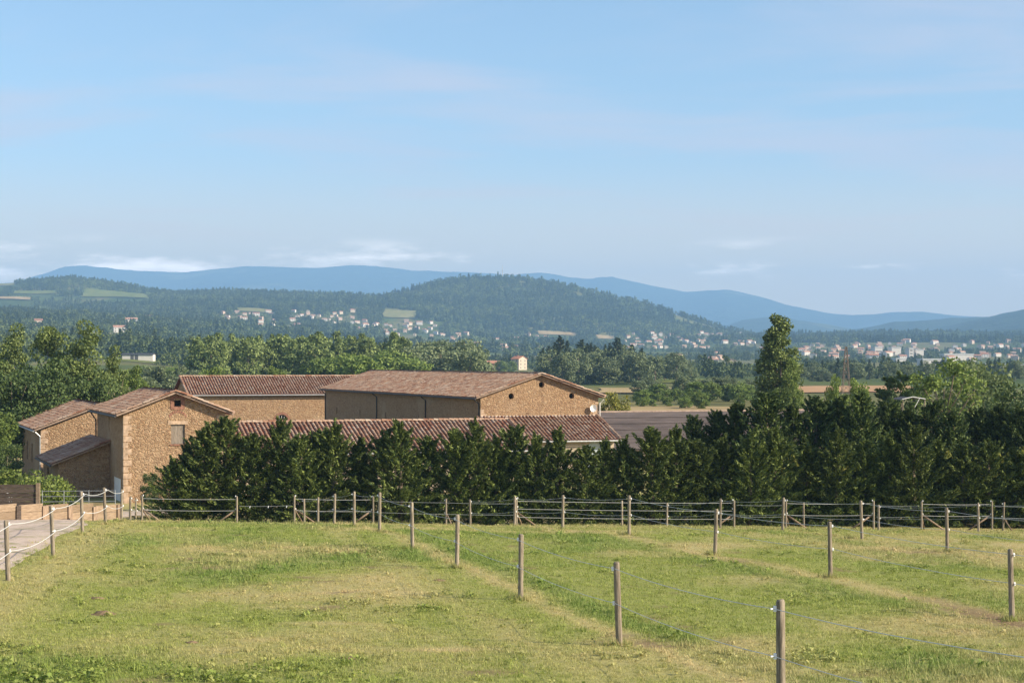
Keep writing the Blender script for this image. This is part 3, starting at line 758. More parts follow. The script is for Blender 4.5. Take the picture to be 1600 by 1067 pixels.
def quoins(root, x, y, z0, z1, sx, sy, step=.36):
    """alternating long and short corner stones, a few millimetres proud of both walls"""
    k = 0; z = z0
    while z < z1 - .1:
        a, b = (.50, .28) if k % 2 else (.28, .50)
        x0, x1 = sorted((x - sx*.012, x + sx*a)); y0, y1 = sorted((y - sy*.012, y + sy*b))
        MB().box(x0, x1, y0, y1, z + .012, min(z + step - .012, z1)).build('quoin', M_QUOIN, root)
        z += step * rng.uniform(.85, 1.15); k += 1
# ------------------------------------------------------------------ the farm
# tower barn: gable towards the paddocks
TW, TL = 6.33, 13.2
tx, ty = X(193, 115), 115.0
tzb, tze = -9.1, -3.22
win = rect(2.93, 3.80, tze - tzb - 1.93, tze - tzb - .70)
hole = rect(3.13, 3.55, tze - tzb + .42, tze - tzb + .80)
slit = rect(TL - 7.1, TL - 6.8, 4.55, 5.6)
door = rect(TL - 4.6, TL - 1.3, 0.15, 1.75)
tower, ze, zr = gable_house('tower_barn', 'tall narrow rubble stone barn with boarded window under a small attic hole', 'barn',
    (tx, ty), TW, TL, tzb, tze, math.radians(21), .5, .45, 'a', M_STONE, [win, hole], [slit, door], gut_l=M_PIPE, depth=.22)
sh = empty('window', (0, 0, 0)); sh.parent = tower
for i in range(4):
    MB().box(2.93 + i*.2175 + .004, 2.93 + (i+1)*.2175 - .004, .10, .14, ze - 1.93, ze - .70).build('board', M_SHUT, sh)
MB().box(2.74, 3.98, -.025, .2, ze - .70, ze - .48).build('lintel', M_QUOIN, tower)
MB().box(2.86, 3.88, -.05, .2, ze - 2.03, ze - 1.93).build('sill', M_BRICK, tower)
b = MB(); b.box(2.90, 3.13, -.03, .1, ze + .25, ze + .92).box(3.55, 3.78, -.03, .1, ze + .25, ze + .92).box(2.90, 3.78, -.033, .1, ze + .92, ze + 1.06).box(2.95, 3.73, -.036, .1, ze + .22, ze + .42)
b.build('brick_surround', M_BRICK, tower)
for i in range(9):       # relieving arch of small bricks over the lintel
    a = PI * (.2 + .6 * i / 8); cx, cz = 3.35 - .62*math.cos(a), ze - .52 + .62*math.sin(a)
    MB().box(cx - .05, cx + .05, -.018, .1, cz - .09, cz + .09).build('brick', M_BRICK, tower)
quoins(tower, 0, 0, 0, ze - .15, 1, 1); quoins(tower, TW, 0, 0, ze - .15, -1, 1)
for i in range(6): MB().box(.03, .07, 1.3 + i*.55 + .006, 1.3 + (i+1)*.55 - .006, .15, 1.75).build('door_plank', M_WHITE, tower)
MB().tube([(-.55, TL - .3, ze - .12), (-.12, TL - .2, ze - .75), (-.09, TL - .2, 1.0)], .05, 7).build('downpipe', M_PIPE, tower)

# lean-to on the shaded side of the tower
lx, ly = tx - SA*6.4 - CA*3.3, ty + CA*6.4 - SA*3.3
lt = empty('lean_to', (lx, ly, -9.2), ANG); label(lt, 'low stone lean-to with brown tiled roof on the shaded side of the tower', 'lean-to')
lzE = -6.55 + 9.2; pit = math.radians(21)
wall_panel('wall', M_STONE, lt, (0, 0, 0), (1, 0, 0), (0, -1, 0), [(0, 0), (3.28, 0), (3.28, lzE + 3.28*math.tan(pit)), (0, lzE)])
wall_panel('wall', M_STONE, lt, (0, 10.2, 0), (0, -1, 0), (-1, 0, 0), rect(0, 10.2, 0, lzE), [rect(3.0, 4.1, 0.1, 2.0)])
S = 3.75 / math.cos(pit)
roof_slope(lt, (-.48, -.4, lzE - .48*math.tan(pit) + .13), (0, 1, 0), (math.cos(pit), 0, math.sin(pit)), 10.5, S, gutter=M_PIPE)
verge_caps(lt, (-.48, -.38, lzE - .48*math.tan(pit) + .16), (3.27, -.38, lzE + 3.27*math.tan(pit) + .16), (0, 1, 0))

# stone house behind the lean-to
hx, hy = X(64, 132.5), 132.5
house, ze, zr = gable_house('stone_house', 'stone farm building with brown tiled roof behind the lean-to', 'farm building', (hx, hy), 8.3, 15.5, -9.3, -4.78, math.radians(20.5), .5, .45, 'a', M_STONE,
    [rect(6.4, 7.2, 3.0, 4.0)], [rect(4, 4.9, 1.8, 3.2), rect(8, 8.9, 1.8, 3.2)], gut_l=M_ZINC)
quoins(house, 0, 0, 1.5, ze - .15, 1, 1)
MB().tube([(-.5, -.1, ze - .15), (-.08, -.08, ze - .55), (-.08, -.08, .5)], .05, 7).build('downpipe', M_ZINC, house)

# main barn
mx, my = X(751, 150), 150.0
MW, ML = 10.25, 52.6
mzb, mze = -9.4, -2.86
e = mze - mzb
ocs = [circle(2.62, e + .05, .24), circle(5.25, e + .98, .24), circle(7.90, e + .05, .24)]
slits = [rect(ML - t - .16, ML - t + .16, e - 2.65, e - 1.95) for t in (6, 17.5, 28.5, 38.0, 47.5)]
barn, ze, zr = gable_house('great_barn', 'long high stone barn with three round holes in its sunlit gable', 'barn', (mx, my), MW, ML, mzb, mze, math.radians(18.6), .5, .4, 'a', M_STONE2, ocs, slits, gut_l=M_PIPE, depth=.45)
for t in (.25, 15.2, 31.5, 52.3): MB().tube([(-.5, t, ze - .2), (-.07, t, ze - .55), (-.07, t, .2)], .055, 7).build('downpipe', M_PIPE, barn)
quoins(barn, 0, 0, ze - 2.0, ze - .9, 1, 1); quoins(barn, MW, 0, ze - 2.0, ze - .5, -1, 1)
MB().box(-.05, MW + .05, -.09, -.012, ze - 1.66, ze - 1.54).build('flashing', M_PIPEW, barn)
MB().tube([(MW + .45, -.1, ze - .25), (MW + .1, -.1, ze - .6), (MW + .1, -.1, 1)], .05, 7).build('downpipe', M_PIPEW, barn)
# satellite dish on the gable corner
dish = empty('satellite_dish', (0, 0, 0)); label(dish, 'white satellite dish on the corner of the great barn gable', 'satellite dish')
w0 = barn.location + Vector((CA*(MW - .55), SA*(MW - .55), ze - .98)); dish.location = w0; dish.rotation_euler = (0, 0, ANG)
b = MB(); R_ = .29
for i in range(6):
    rr = R_ * i / 5
    for j in range(20): b.v.append((rr*math.cos(2*PI*j/20), -.30 - .0 + .16*(1 - (rr/R_)**2), rr*1.05*math.sin(2*PI*j/20)))
for i in range(5):
    for j in range(20): b.f.append((i*20+j, i*20+(j+1) % 20, (i+1)*20+(j+1) % 20, (i+1)*20+j))
b.build('dish', M_WHITE, dish, True)
MB().tube([(0, -.02, 0), (0, -.16, 0)], .03, 6).build('bracket', M_ZINC, dish)
MB().tube([(0, -.30, -.40), (0, -.62, -.12)], .014, 5).build('feed_arm', M_ZINC, dish)

# roof abutting the gable of the great barn, facing the paddocks
ax, ay = mx - CA*.2 + SA*4.55, my - SA*.2 - CA*4.55
an = empty('barn_annexe', (ax, ay, -9.3), ANG); label(an, 'low annexe with red tiled roof against the great barn gable', 'annexe')
azE = -6.17 + 9.3; AW = 9.95; pit = math.radians(19.5)
gar = arch(8.35, 0.1, 2.2, .75)
wall_panel('wall', M_RENDER, an, (0, 0, 0), (1, 0, 0), (0, -1, 0), rect(0, AW, 0, azE), [gar, rect(3.2, 4.2, 1.3, 2.5)], .3, None)
MB().add([(u, .22, v) for u, v in gar], [tuple(range(len(gar)))]).build('garage_door', plain_mat('blue_grey_paint', (.42, .48, .52), .5, .1, 3), an)
MB().add([(u, .22, v) for u, v in rect(3.2, 4.2, 1.3, 2.5)], [(0, 1, 2, 3)]).build('window_pane', plain_mat('window_dark', (.05, .06, .07), .15, .1, 3, 0, .5), an)
for s0 in (0, AW): wall_panel('wall', M_STONE, an, (s0, 0 if s0 else 4.5, 0), (0, 1 if s0 else -1, 0), (1 if s0 else -1, 0, 0), [(0, 0), (4.5, 0), (4.5, azE + (4.5*math.tan(pit) if s0 else 0)), (0, azE + (0 if s0 else 4.5*math.tan(pit)))])
S = 5.0 / math.cos(pit)
roof_slope(an, (-.3, -.5, azE - .5*math.tan(pit) + .13), (1, 0, 0), (0, math.cos(pit), math.sin(pit)), AW + .7, S - .05, gutter=M_ZINC)
verge_caps(an, (AW + .38, -.5, azE - .5*math.tan(pit) + .16), (AW + .38, 4.45, azE + 4.45*math.tan(pit) + .16), (1, 0, 0))

# long low stable along the hedge
fx, fy = X(352, 117.1) + .2, 117.1
sx0, sy0 = X(360, 128), 128.0
stx, sty = sx0 + SA*4.8, sy0 - CA*4.8
stable, ze, zr = gable_house('stable', 'long low stable with striped red tile roof just behind the hedge', 'stable', (stx - CA*.5, sty - SA*.5), 20.6, 9.6, -9.2, -6.08, math.radians(20), .5, .3, 'b', M_RENDER, [rect(2+3.2*i, 3.2+3.2*i, .1, 2.2) for i in range(6)], gut_f=M_ZINC)

# rear barn
rx, ry = X(297, 204), 204.0
rear, ze, zr = gable_house('rear_barn', 'stone barn with striped tile roof and brick arched window behind the stable', 'barn', (rx, ry), 20.5, 9.6, -9.6, -3.58, math.radians(20.5), .45, .4, 'b', M_STONE2,
    [arch(10.25, .5, 2.95, .72), arch(4.0, .5, 2.0, .7)], gut_f=M_ZINC)
for i in range(13):
    a = PI * i / 12; c_, s_ = math.cos(a), math.sin(a); r0, r1 = .74, 1.0; da = PI/12*.45
    p = lambda r, an, y: (10.25 + r*math.cos(an), y, 2.95 + r*math.sin(an))
    MB().hexa([p(r0, a-da, .1), p(r1, a-da, .1), p(r1, a-da, -.02), p(r0, a-da, -.02), p(r0, a+da, .1), p(r1, a+da, .1), p(r1, a+da, -.02), p(r0, a+da, -.02)]).build('brick', M_BRICK, rear)
for i in range(5): MB().box(9.67 + i*.29 - .02, 9.67 + i*.29 + .02, .1, .14, .5, 3.55).build('window_bar', M_PIPEW, rear)

# fibre cement hall
ex, ey = X(985, 160.5), 160.5
hall, ze, zr = gable_house('hall', 'wide hall with dark grey brown sheet roof beside the annexe', 'hall', (ex - CA*1.6, ey - SA*1.6), 27, 19, -9.3, -7.60, math.radians(16.5), .4, .4, 'b', M_RENDER, [rect(3.5, 5.0, .3, 1.4), rect(9, 10.5, .3, 1.4)], kind='sheet')

# ------------------------------------------------------------------ gravel track and its borders
m = NT('gravel'); p = m.pos(); n = m.noise(p, 22, 5, .7); n2 = m.noise(p, .9, 4)
c = m.mix(n, (.34, .26, .20), (.66, .55, .46)); c = m.mix(m.rng(n2, .50, .66, 0, .8), c, (.22, .21, .08)); c = m.mix(m.rng(m.noise(m.map(p, (3.0, .5, 0)), 1.0, 5, .7), .45, .7, 0, .6), c, (.24, .19, .14))
M_GRAVEL = m.done(m.bsdf(c, .95, m.bump(n, .6, .02), .1))
path = [(-5.5, 4), (-8.6, 20), (-11.0, 37), (-13.3, 54), (-14.6, 62), (-17.0, 71), (-20.5, 80), (-21.3, 92), (-19.6, 103), (-16, 110), (-9, 114), (4, 118)]
path = [Vector((a, b, 0)) for a, b in path]
fine = []
for i in range(len(path) - 1):
    a0, a1, a2, a3 = path[max(i-1, 0)], path[i], path[i+1], path[min(i+2, len(path)-1)]
    for k in range(10):
        t = k / 10
        fine.append(.5*((2*a1) + (a2 - a0)*t + (2*a0 - 5*a1 + 4*a2 - a3)*t*t + (3*a1 - a0 - 3*a2 + a3)*t**3))
V = []; wid = np.linspace(-2.3, 2.3, 9) - 2.3 + .4
for i, q in enumerate(fine):
    d = (fine[min(i+1, len(fine)-1)] - fine[max(i-1, 0)]).normalized(); s = Vector((d.y, -d.x, 0))
    for w in wid:
        jit = (float(fbm(i*.7, w*0+3, 2, 8)) - .5) * .6 if abs(w - wid[0]) < .01 or abs(w - wid[-1]) < .01 else 0
        P_ = q + s*(w + jit); edge = abs(w - wid[0]) < .01 or abs(w - wid[-1]) < .01
        V.append((P_.x, P_.y, h1(P_.x, P_.y) + (.015 if edge else .05)))
o = sheet('gravel_track', np.array(V), 9, len(fine), M_GRAVEL)
label(o, 'pale gravel track running past the rope fence towards the tower', 'track', kind='structure')

# sleeper retaining wall beside the track
sw0 = Vector((X(-60, 66.5), 66.5, 0)); sw1 = Vector((X(184, 73), 73, 0)); d = (sw1 - sw0); Ls = d.length; d.normalize()
sl = empty('sleeper_wall', (sw0.x, sw0.y, h1(sw0.x, sw0.y)), math.atan2(d.y, d.x)); label(sl, 'low retaining wall of pale timber sleepers with dark posts beside the gravel track', 'retaining wall')
nb_ = 6; bay = Ls / nb_
bases = [h1(*(sw0 + d*(bay*(i + .5))).xy) - sl.location.z for i in range(nb_)]
for i in range(nb_):
    for k in range(3):
        z = bases[i] - .25 + k*.29
        MB().box(i*bay + .07, (i+1)*bay - .07, -.05 + rng.normal(0, .006), .05, z + .006, z + .284).build('sleeper', M_SLEEPER, sl)
for i in range(nb_ + 1):
    bz = bases[min(i, nb_-1)]
    MB().box(i*bay - .11, i*bay + .11, -.11, .09, bz - .4, bz + .60).build('post', M_BRACE if i > 2 else M_BOARD, sl)
# dark board fence and galvanised field gate above it
bf0 = Vector((X(-50, 71), 71.0, 0)); bf = empty('board_fence', (bf0.x, bf0.y, h1(bf0.x, bf0.y)), .06); label(bf, 'weathered dark board fence above the sleeper wall', 'fence')
bl = X(58, 71.2) - X(-50, 71)
for k in range(5): MB().box(0, bl, -.02 + rng.normal(0, .004), .02, .52 + k*.165, .52 + k*.165 + .155).build('board', M_BOARD, bf)
for xx in (.05, bl*.5): MB().box(xx - .06, xx + .06, .022, .12, -.3, 1.30).build('post', M_BOARD, bf)
MB().box(bl - .02, bl + .12, -.06, .08, -.3, 1.38).build('post', M_SLEEPER, bf)
gt0 = Vector((X(62, 74), 74.0, 0)); gw = X(180, 74.3) - X(62, 74)
gt = empty('field_gate', (gt0.x, gt0.y, h1(gt0.x, gt0.y) - .02), math.atan2(.3, gw)); label(gt, 'galvanised tubular field gate between board fence and tower', 'gate')
gw = math.hypot(gw, .3)
for k in range(5): MB().tube([(0.1, 0, .35 + k*.21), (gw, 0, .35 + k*.21)], .013, 6).build('rail', M_ZINC, gt)
for xx in (.1, gw*.32, gw*.65, gw): MB().tube([(xx, .01, .3), (xx, .01, 1.22)], .015, 6).build('stile', M_ZINC, gt)
# white garden shelter showing only its roof corner
wsx, wsy = X(-14, 90), 90.0
ws = empty('white_shelter', (wsx, wsy, h1(wsx, wsy)), .2); label(ws, 'white pitched shelter frame peeping in at the left picture edge by the shrub', 'shelter')
zt = -(757 - HOR)/F*wsy - ws.location.z
for yy in (0, 1.8):
    MB().tube([(-.9, yy, zt - .5), (0, yy, zt), (.9, yy, zt - .5)], .035, 6).build('rafter', M_WHITE, ws)
    for xx in (-.85, .85): MB().tube([(xx, yy, -.1), (xx, yy, zt - .47)], .03, 6).build('upright', M_WHITE, ws)
MB().tube([(0, 0, zt), (0, 1.8, zt)], .03, 6).build('ridge_bar', M_WHITE, ws)

# ------------------------------------------------------------------ fences
def post_mesh(seed, h=1.62, r=.047):
    q = np.random.default_rng(seed); b = MB(); n = 10; zs = np.array([-.4, 0, .3, .6, .9, h - .42, h - .405])
    zs[-2] = 1.19; zs[-1] = 1.215
    vs = []
    for i, z in enumerate(zs):
        rr = r * (1.06 - .05*z) * (.80 if i == len(zs) - 1 else 1)
        for j in range(n): vs.append((rr*(1 + q.normal(0, .025))*math.cos(2*PI*j/n), rr*(1 + q.normal(0, .025))*math.sin(2*PI*j/n), z + (q.normal(0, .006) if i >= 5 else 0)))
    fs = [(i*n+j, i*n+(j+1) % n, (i+1)*n+(j+1) % n, (i+1)*n+j) for i in range(len(zs)-1) for j in range(n)] + [tuple((len(zs)-1)*n+j for j in range(n))]
    b.add(vs, fs); return b.mesh('post', M_POST, True)
PM = [post_mesh(s) for s in range(6)]
INS = MB().tube([(0, 0, -.03), (0, 0, .03)], [.022, .022], 8).tube([(0, 0, 0), (.06, 0, 0)], .010, 6).mesh('insulator', M_INS)
def add_post(root, p, i, ins=(1.12, .62), tilt=None, side=0.0, hs=1.0):
    o = mobj('post', PM[i % len(PM)], root); o.location = Vector(p) - root.location
    t = tilt if tilt is not None else (rng.normal(0, .02), rng.normal(0, .02))
    o.rotation_euler = (t[0], t[1], rng.uniform(0, 6)); o.scale = (1, 1, hs)
    rz = o.rotation_euler.z
    for z in ins:
        k = mobj('insulator', INS, o); k.location = (math.cos(side - rz)*.055, math.sin(side - rz)*.055, z)
    return o
def strand(root, pts, r, mat, sag, name='wire'):
    P_ = []
    for a, b in zip(pts[:-1], pts[1:]):
        a, b = Vector(a), Vector(b)
        for k in range(8):
            t = k / 8; q = a.lerp(b, t); q.z -= sag * 4 * t * (1 - t); P_.append(q)
    P_.append(Vector(pts[-1]))
    return MB().tube([q - root.location for q in P_], r, 5).build(name, mat, root)
def fence(name, lab, pts, r, mat, heights=(1.12, .62), sag=.06, tilts=None, group=None, side=PI, hs=None):
    P_ = [Vector((x, y, h1(x, y))) for x, y in pts]
    root = empty(name, P_[0]); label(root, lab, 'fence', group)
    for i, p in enumerate(P_): add_post(root, p, i, heights, (tilts or {}).get(i), side, (hs or {}).get(i, 1.0))
    off = Vector((math.cos(side)*.075, math.sin(side)*.075, 0))
    for z in heights: strand(root, [p + off + Vector((0, 0, z*(hs or {}).get(i, 1.0))) for i, p in enumerate(P_)], r, mat, sag)
    return root
B = [(4.36, 12.4), (2.84, 19.6)] + [(1.56 - 1.4*i, 27 + 7.4*i) for i in range(9)]
fence('paddock_fence', 'wire fence with the nearest posts, running from the near paddock to the hedge', B, .0045, M_WIRE)
C_ = [(12.1, 15.5), (10.35, 23.8), (8.62, 32), (6.9, 40.2), (5.29, 48.4), (3.57, 56.6), (1.77, 64.8), (.1, 73), (-1.82, 81.2)]
fence('paddock_fence', 'wire fence beside the bare earth strip, second line across the paddocks', C_, .0055, M_WIRE, tilts={5: (0, .035)}, side=0)
D_ = [(15.8, 28), (14.5, 35.5), (13.25, 43.3), (11.96, 51), (11.03, 58.5), (9.62, 66), (8.3, 74), (6.84, 82)]
fence('paddock_fence', 'wire fence of thin posts in the far paddock, third line from the track', D_, .0055, M_WIRE, side=0)
E_ = [(24.0, 58), (21.2, 66), (18.6, 74), (16.2, 82)]
fence('paddock_fence', 'short wire fence at the far paddock edge, near two braced rope gates', E_, .0055, M_WIRE, side=0)
A_ = [(-6.9, 14), (-8.0, 21.5), (-9.1, 29.3), (-10.1, 37.2), (X(83, 44.8), 44.8), (X(129, 54.4), 54.4), (X(165, 61), 61), (X(190, 70), 70)]
fence('rope_fence', 'thick white rope fence on wooden posts along the gravel track', A_, .008, M_ROPE, (1.14, .60), .10, tilts={6: (0, .05), 5: (0, .03)}, side=0)
def rope_gate(lab, pa, pb, Y, heights, extra=(), r=.009):
    a = Vector((X(pa, Y), Y, 0)); b = Vector((X(pb, Y), Y, 0)); a.z = h1(a.x, a.y); b.z = h1(b.x, b.y)
    root = empty('rope_gate', a); label(root, lab, 'gate', 'braced rope gates along the hedge')
    add_post(root, a, 1, heights, (0, 0), 0, 1.12); add_post(root, b, 2, heights, (0, 0), PI, 1.12)
    for px in extra:
        q = Vector((X(px, Y + .3), Y + .3, 0)); q.z = h1(q.x, q.y); add_post(root, q, 3, (), None, 0, 1.05)
    for z in heights: strand(root, [a + Vector((.06, 0, z)), b + Vector((-.06, 0, z))], r, M_ROPE, .03, 'rope')
    for p, s in ((a, 1), (b, -1)):
        t = p + Vector((s*.03, .05, .72)); f = p + Vector((s*1.15, .05, 0)); f.z = h1(f.x, f.y) - .05
        MB().tube([t - root.location, f - root.location], .04, 8).build('brace', M_BRACE, root, True)
    t = a + Vector((0, .05, .70)); f = a + Vector((.35, 1.0, 0)); f.z = h1(f.x, f.y) - .05
    MB().tube([t - root.location, f - root.location], .035, 8).build('brace', M_BRACE, root, True)
    return root
rope_gate('braced rope gate nearest the stone tower, in front of shaded drive', 222, 370, 88, (1.22, .68))
rope_gate('braced rope gate at the far end of the nearest wire fence', 460, 583, 87, (1.20, .66))
rope_gate('widest braced rope gate with three strands in front of the hedge', 807, 1147, 85.5, (1.24, .88, .50), (972,))
rope_gate('two strand rope gate with an extra middle post before the hedge', 1228, 1365, 86.5, (1.24, .70), (1256,))
rope_gate('braced rope gate closest to the right picture edge, before the hedge', 1440, 1550, 86.5, (1.22, .68))
W_ = [(X(203, 82), 82.0), (X(212, 88.5), 88.5)]
fence('rope_fence', 'two short posts joining the track fence to the first rope gate', W_, .006, M_WIRE, side=0)
Hs = [(X(p, 88.3), 88.3) for p in (374, 456)]
def run(lab, pxs_, Y, heights, posts=()):
    P_ = [Vector((X(p, Y), Y, h1(X(p, Y), Y))) for p in pxs_]
    root = empty('boundary_wire', P_[0]); label(root, lab, 'fence wire', 'thin wires between the rope gates')
    for px in posts:
        q = Vector((X(px, Y), Y, 0)); q.z = h1(q.x, q.y); add_post(root, q, 4, heights, None, PI, 1.1)
        t = q + Vector((.03, .05, .62)); f = q + Vector((.35, -.5, 0)); f.z = h1(f.x, f.y) - .05
        MB().tube([t - root.location, f - root.location], .03, 8).build('brace', M_BRACE, root, True)
    for z in heights: strand(root, [p + Vector((0, -.07, z)) for p in P_], .006, M_WIRE, .02)
    return root, P_
rt, P_ = run('single thin wire with hanging insulators between the first two rope gates', (374, 456), 87.6, (.90,))
for t in (.2, .55, .9):
    q = P_[0].lerp(P_[1], t) + Vector((0, -.07, .86)); k = mobj('insulator', MB().tube([(0, 0, -.05), (.02, 0, .04)], .02, 6).mesh('insulator', M_INS), rt); k.location = q - rt.location
run('two thin wires with one braced post between second and third rope gates', (587, 697, 803), 87.0, (1.15, .62), (697,))
run('two thin wires between the three strand gate and the next gate', (1151, 1224), 86.5, (1.15, .62))
run('two thin wires between the two rope gates on the far paddock', (1369, 1436), 86.7, (1.15, .62))
run('two thin wires leaving the picture beside the last rope gate', (1554, 1567, 1680), 86.0, (1.15, .62), (1567,))

# ------------------------------------------------------------------ hedge and farm trees
ORD = ('first second third fourth fifth sixth seventh eighth ninth tenth eleventh twelfth thirteenth fourteenth fifteenth sixteenth seventeenth eighteenth nineteenth twentieth '
       'twenty-first twenty-second twenty-third twenty-fourth twenty-fifth twenty-sixth twenty-seventh twenty-eighth twenty-ninth thirtieth thirty-first thirty-second thirty-third thirty-fourth thirty-fifth '
       'thirty-sixth thirty-seventh thirty-eighth thirty-ninth fortieth').split()
tips = [(270,724,1.25),(294,700,1.1),(320,679,1.1),(351,660,1.1),(396,676,1.1),(438,662,1.0),(470,682,1.1),(498,675,1),(521,669,1),(562,690,1.15),(600,679,1.1),(626,666,1.0),(668,680,1.1),(712,669,1.0),(742,660,.95),
        (775,684,1.1),(805,668,1.0),(838,681,1.05),(872,673,1.0),(915,694,1.15),(946,688,1.0),(976,691,1.05),(1018,671,1.05),(1056,675,1.05),(1090,690,1.1),(1130,694,1.1),(1172,684,1.0),(1211,680,1.05),(1262,697,1.15),
        (1309,676,1.1),(1350,694,1.15),(1390,690,1.1),(1428,677,1.05),(1465,692,1.1),(1505,700,1.15),(1545,694,1.1),(1585,704,1.15),(1625,690,1.1),(1670,690,1.1)]
for i, (px, ty_, wd) in enumerate(tips):
    Y = 93.0 + rng.uniform(-.6, .6)
    tree_px('hedge', int(rng.integers(0, 6)), 'hedge_conifer', f'feathery green conifer in the front hedge row, {ORD[i]} from the tower end', 'conifer', 'front hedge conifers', px, Y, ty_ + (5 if 380 < px < 1000 else 0), wd * 1.34)
rt_ = [(1086,652,1.0),(1122,642,1.0),(1150,630,1.1),(1198,619,1.15),(1240,640,1.1),(1275,620,1.1),(1310,623,1.1),(1345,618,1.1),(1385,632,1.1),(1420,640,1.1),(1455,634,1.1),(1490,642,1.1),(1525,640,1.1),(1560,634,1.1),(1595,640,1.1),(1640,636,1.1),(1690,640,1.1)]
for i, (px, ty_, wd) in enumerate(rt_):
    Y = 103.0 + rng.uniform(-1, 1)
    tree_px('hedge_dark', int(rng.integers(0, 5)), 'tall_conifer', f'taller dark conifer in the rear hedge row, {ORD[i]} from the hall roof', 'conifer', 'rear hedge conifers', px, Y, ty_, wd * 1.12)
for i, (px, ty_) in enumerate(((1238, 706), (1462, 704), (1500, 703), (1536, 706), (1592, 702), (1335, 716))):
    tree_px('yellow', i, 'yellow_shrub', f'pale yellow green shrub showing between the two conifer rows, {ORD[i] if i < 5 else "lowest"} of them', 'shrub', 'yellow shrubs in the hedge', px, 95.6, ty_, .8)
tree_px('shrub', 0, 'leafy_shrub', 'broad light green shrub behind the board fence', 'shrub', None, 18, 93, 735, 1.15)
tree_px('shrub', 1, 'leafy_shrub', 'light green shrub at the shaded end of the lean-to', 'shrub', None, 82, 95, 744, .85)
tree_px('dark', 0, 'leafy_shrub', 'small round shrub at the foot of the tower gable', 'shrub', None, 234, 108, 737, .62)
for i, (k, px, Y, t, w, lab) in enumerate((
    ('aspen', -14, 160, 512, 1.0, 'tall leafy tree at the left picture edge behind the farm'), ('aspen', 27, 163, 513, .8, 'tall leafy tree second in the clump left of the stone house'),
    ('aspen', 78, 160, 507, .78, 'slender leafy tree third in the clump behind the stone house'), ('aspen', 133, 158, 502, .9, 'tallest leafy tree of the clump behind the stone house'),
    ('aspen', 181, 165, 546, .75, 'lower leafy tree just left of the tower roof'), ('broad', 208, 172, 572, .75, 'small leafy tree directly above the tower roof ridge'),
    ('dark', 20, 148, 575, 1.0, 'dark leafy tree in front of the tall clump, at the picture edge'), ('dark', 70, 150, 562, .95, 'dark dense tree right behind the stone house roof'), ('dark', 140, 156, 585, .8, 'dark tree between stone house and tower roofs'),
    ('broad', -8, 128, 640, .9, 'leafy tree cut by the left picture edge beside the stone house'), ('dark', 10, 122, 690, .8, 'low dark bush left of the stone house wall'))):
    tree_px(k, i, 'leafy_tree', lab, 'tree', 'trees behind the farm', px, Y, t, w)
tree_px('poplar', 0, 'poplar_tree', 'tall narrow poplar standing high above the conifer hedge', 'poplar', None, 1216, 190, 489, 1.0)
tree_px('broad', 1, 'leafy_tree', 'leafy base tree beside the tall poplar', 'tree', None, 1236, 188, 560, .42)
tree_px('cedar', 0, 'cedar_tree', 'broad flat branched cedar behind the rear conifers', 'cedar', None, 1408, 150, 578, .85)
tree_px('thin', 0, 'thin_tree', 'open crowned tree with bare twin trunk right of the cedar', 'tree', None, 1478, 145, 562, .95)
tree_px('willow', 0, 'willow_tree', 'rounded grey green tree behind the open crowned tree', 'tree', None, 1520, 205, 563, 1.0)
tree_px('yellow', 1, 'leafy_tree', 'yellow green tree at the corner of the great barn gable', 'tree', None, 957, 182, 612, .7)
tree_px('broad', 2, 'leafy_tree', 'bright green tree just right of the lattice pylon', 'tree', None, 1337, 150, 592, .55)
tree_px('broad', 0, 'leafy_tree', 'slim green tree just left of the lattice pylon', 'tree', None, 1303, 152, 583, .38)
tree_px('dark', 1, 'dark_tree', 'dark rounded tree at the right picture edge behind the hedge', 'tree', None, 1590, 128, 600, .95)
tree_px('fir', 1, 'thin_conifer', 'thin dark conifer near the right picture edge', 'conifer', None, 1563, 210, 590, .6)
tree_px('broad', 1, 'leafy_tree', 'light green treetop above the rear barn roof, closer to the tower', 'tree', None, 332, 235, 574, 1.0)
tree_px('broad', 2, 'leafy_tree', 'light green treetop above the middle of the rear barn roof', 'tree', None, 428, 238, 572, .75)
# lattice pylon
px_, Y_ = 1322, 235; xx = X(px_, Y_); zb_ = h1(xx, Y_)
py = empty('lattice_pylon', (xx, Y_, zb_)); label(py, 'slim rusty lattice pylon rising behind the conifer hedge', 'pylon')
Ht = -(541 - HOR)/F*Y_ - zb_; mw = .75; M_RUST = plain_mat('rusty_steel', (.17, .135, .11), .8, .3, 5)
lv = np.linspace(0, Ht, 12); wd = lambda z: mw*(1 - z/Ht)**1.3 + .10
for sx in (-1, 1):
    for sy in (-1, 1): MB().tube([(sx*wd(0), sy*wd(0), -.3), (sx*wd(Ht), sy*wd(Ht), Ht)], .04, 5).build('leg', M_RUST, py)
for k in range(11):
    b = MB(); a0, a1 = wd(lv[k]), wd(lv[k+1])
    for s in (-1, 1):
        b.tube([(-a0, s*a0, lv[k]), (a1, s*a1, lv[k+1])], .018, 4).tube([(a0, s*a0, lv[k]), (-a1, s*a1, lv[k+1])], .018, 4)
        b.tube([(s*a0, -a0, lv[k]), (s*a1, a1, lv[k+1])], .018, 4).tube([(s*a0, a0, lv[k]), (s*a1, -a1, lv[k+1])], .018, 4)
    b.build('lattice', M_RUST, py)
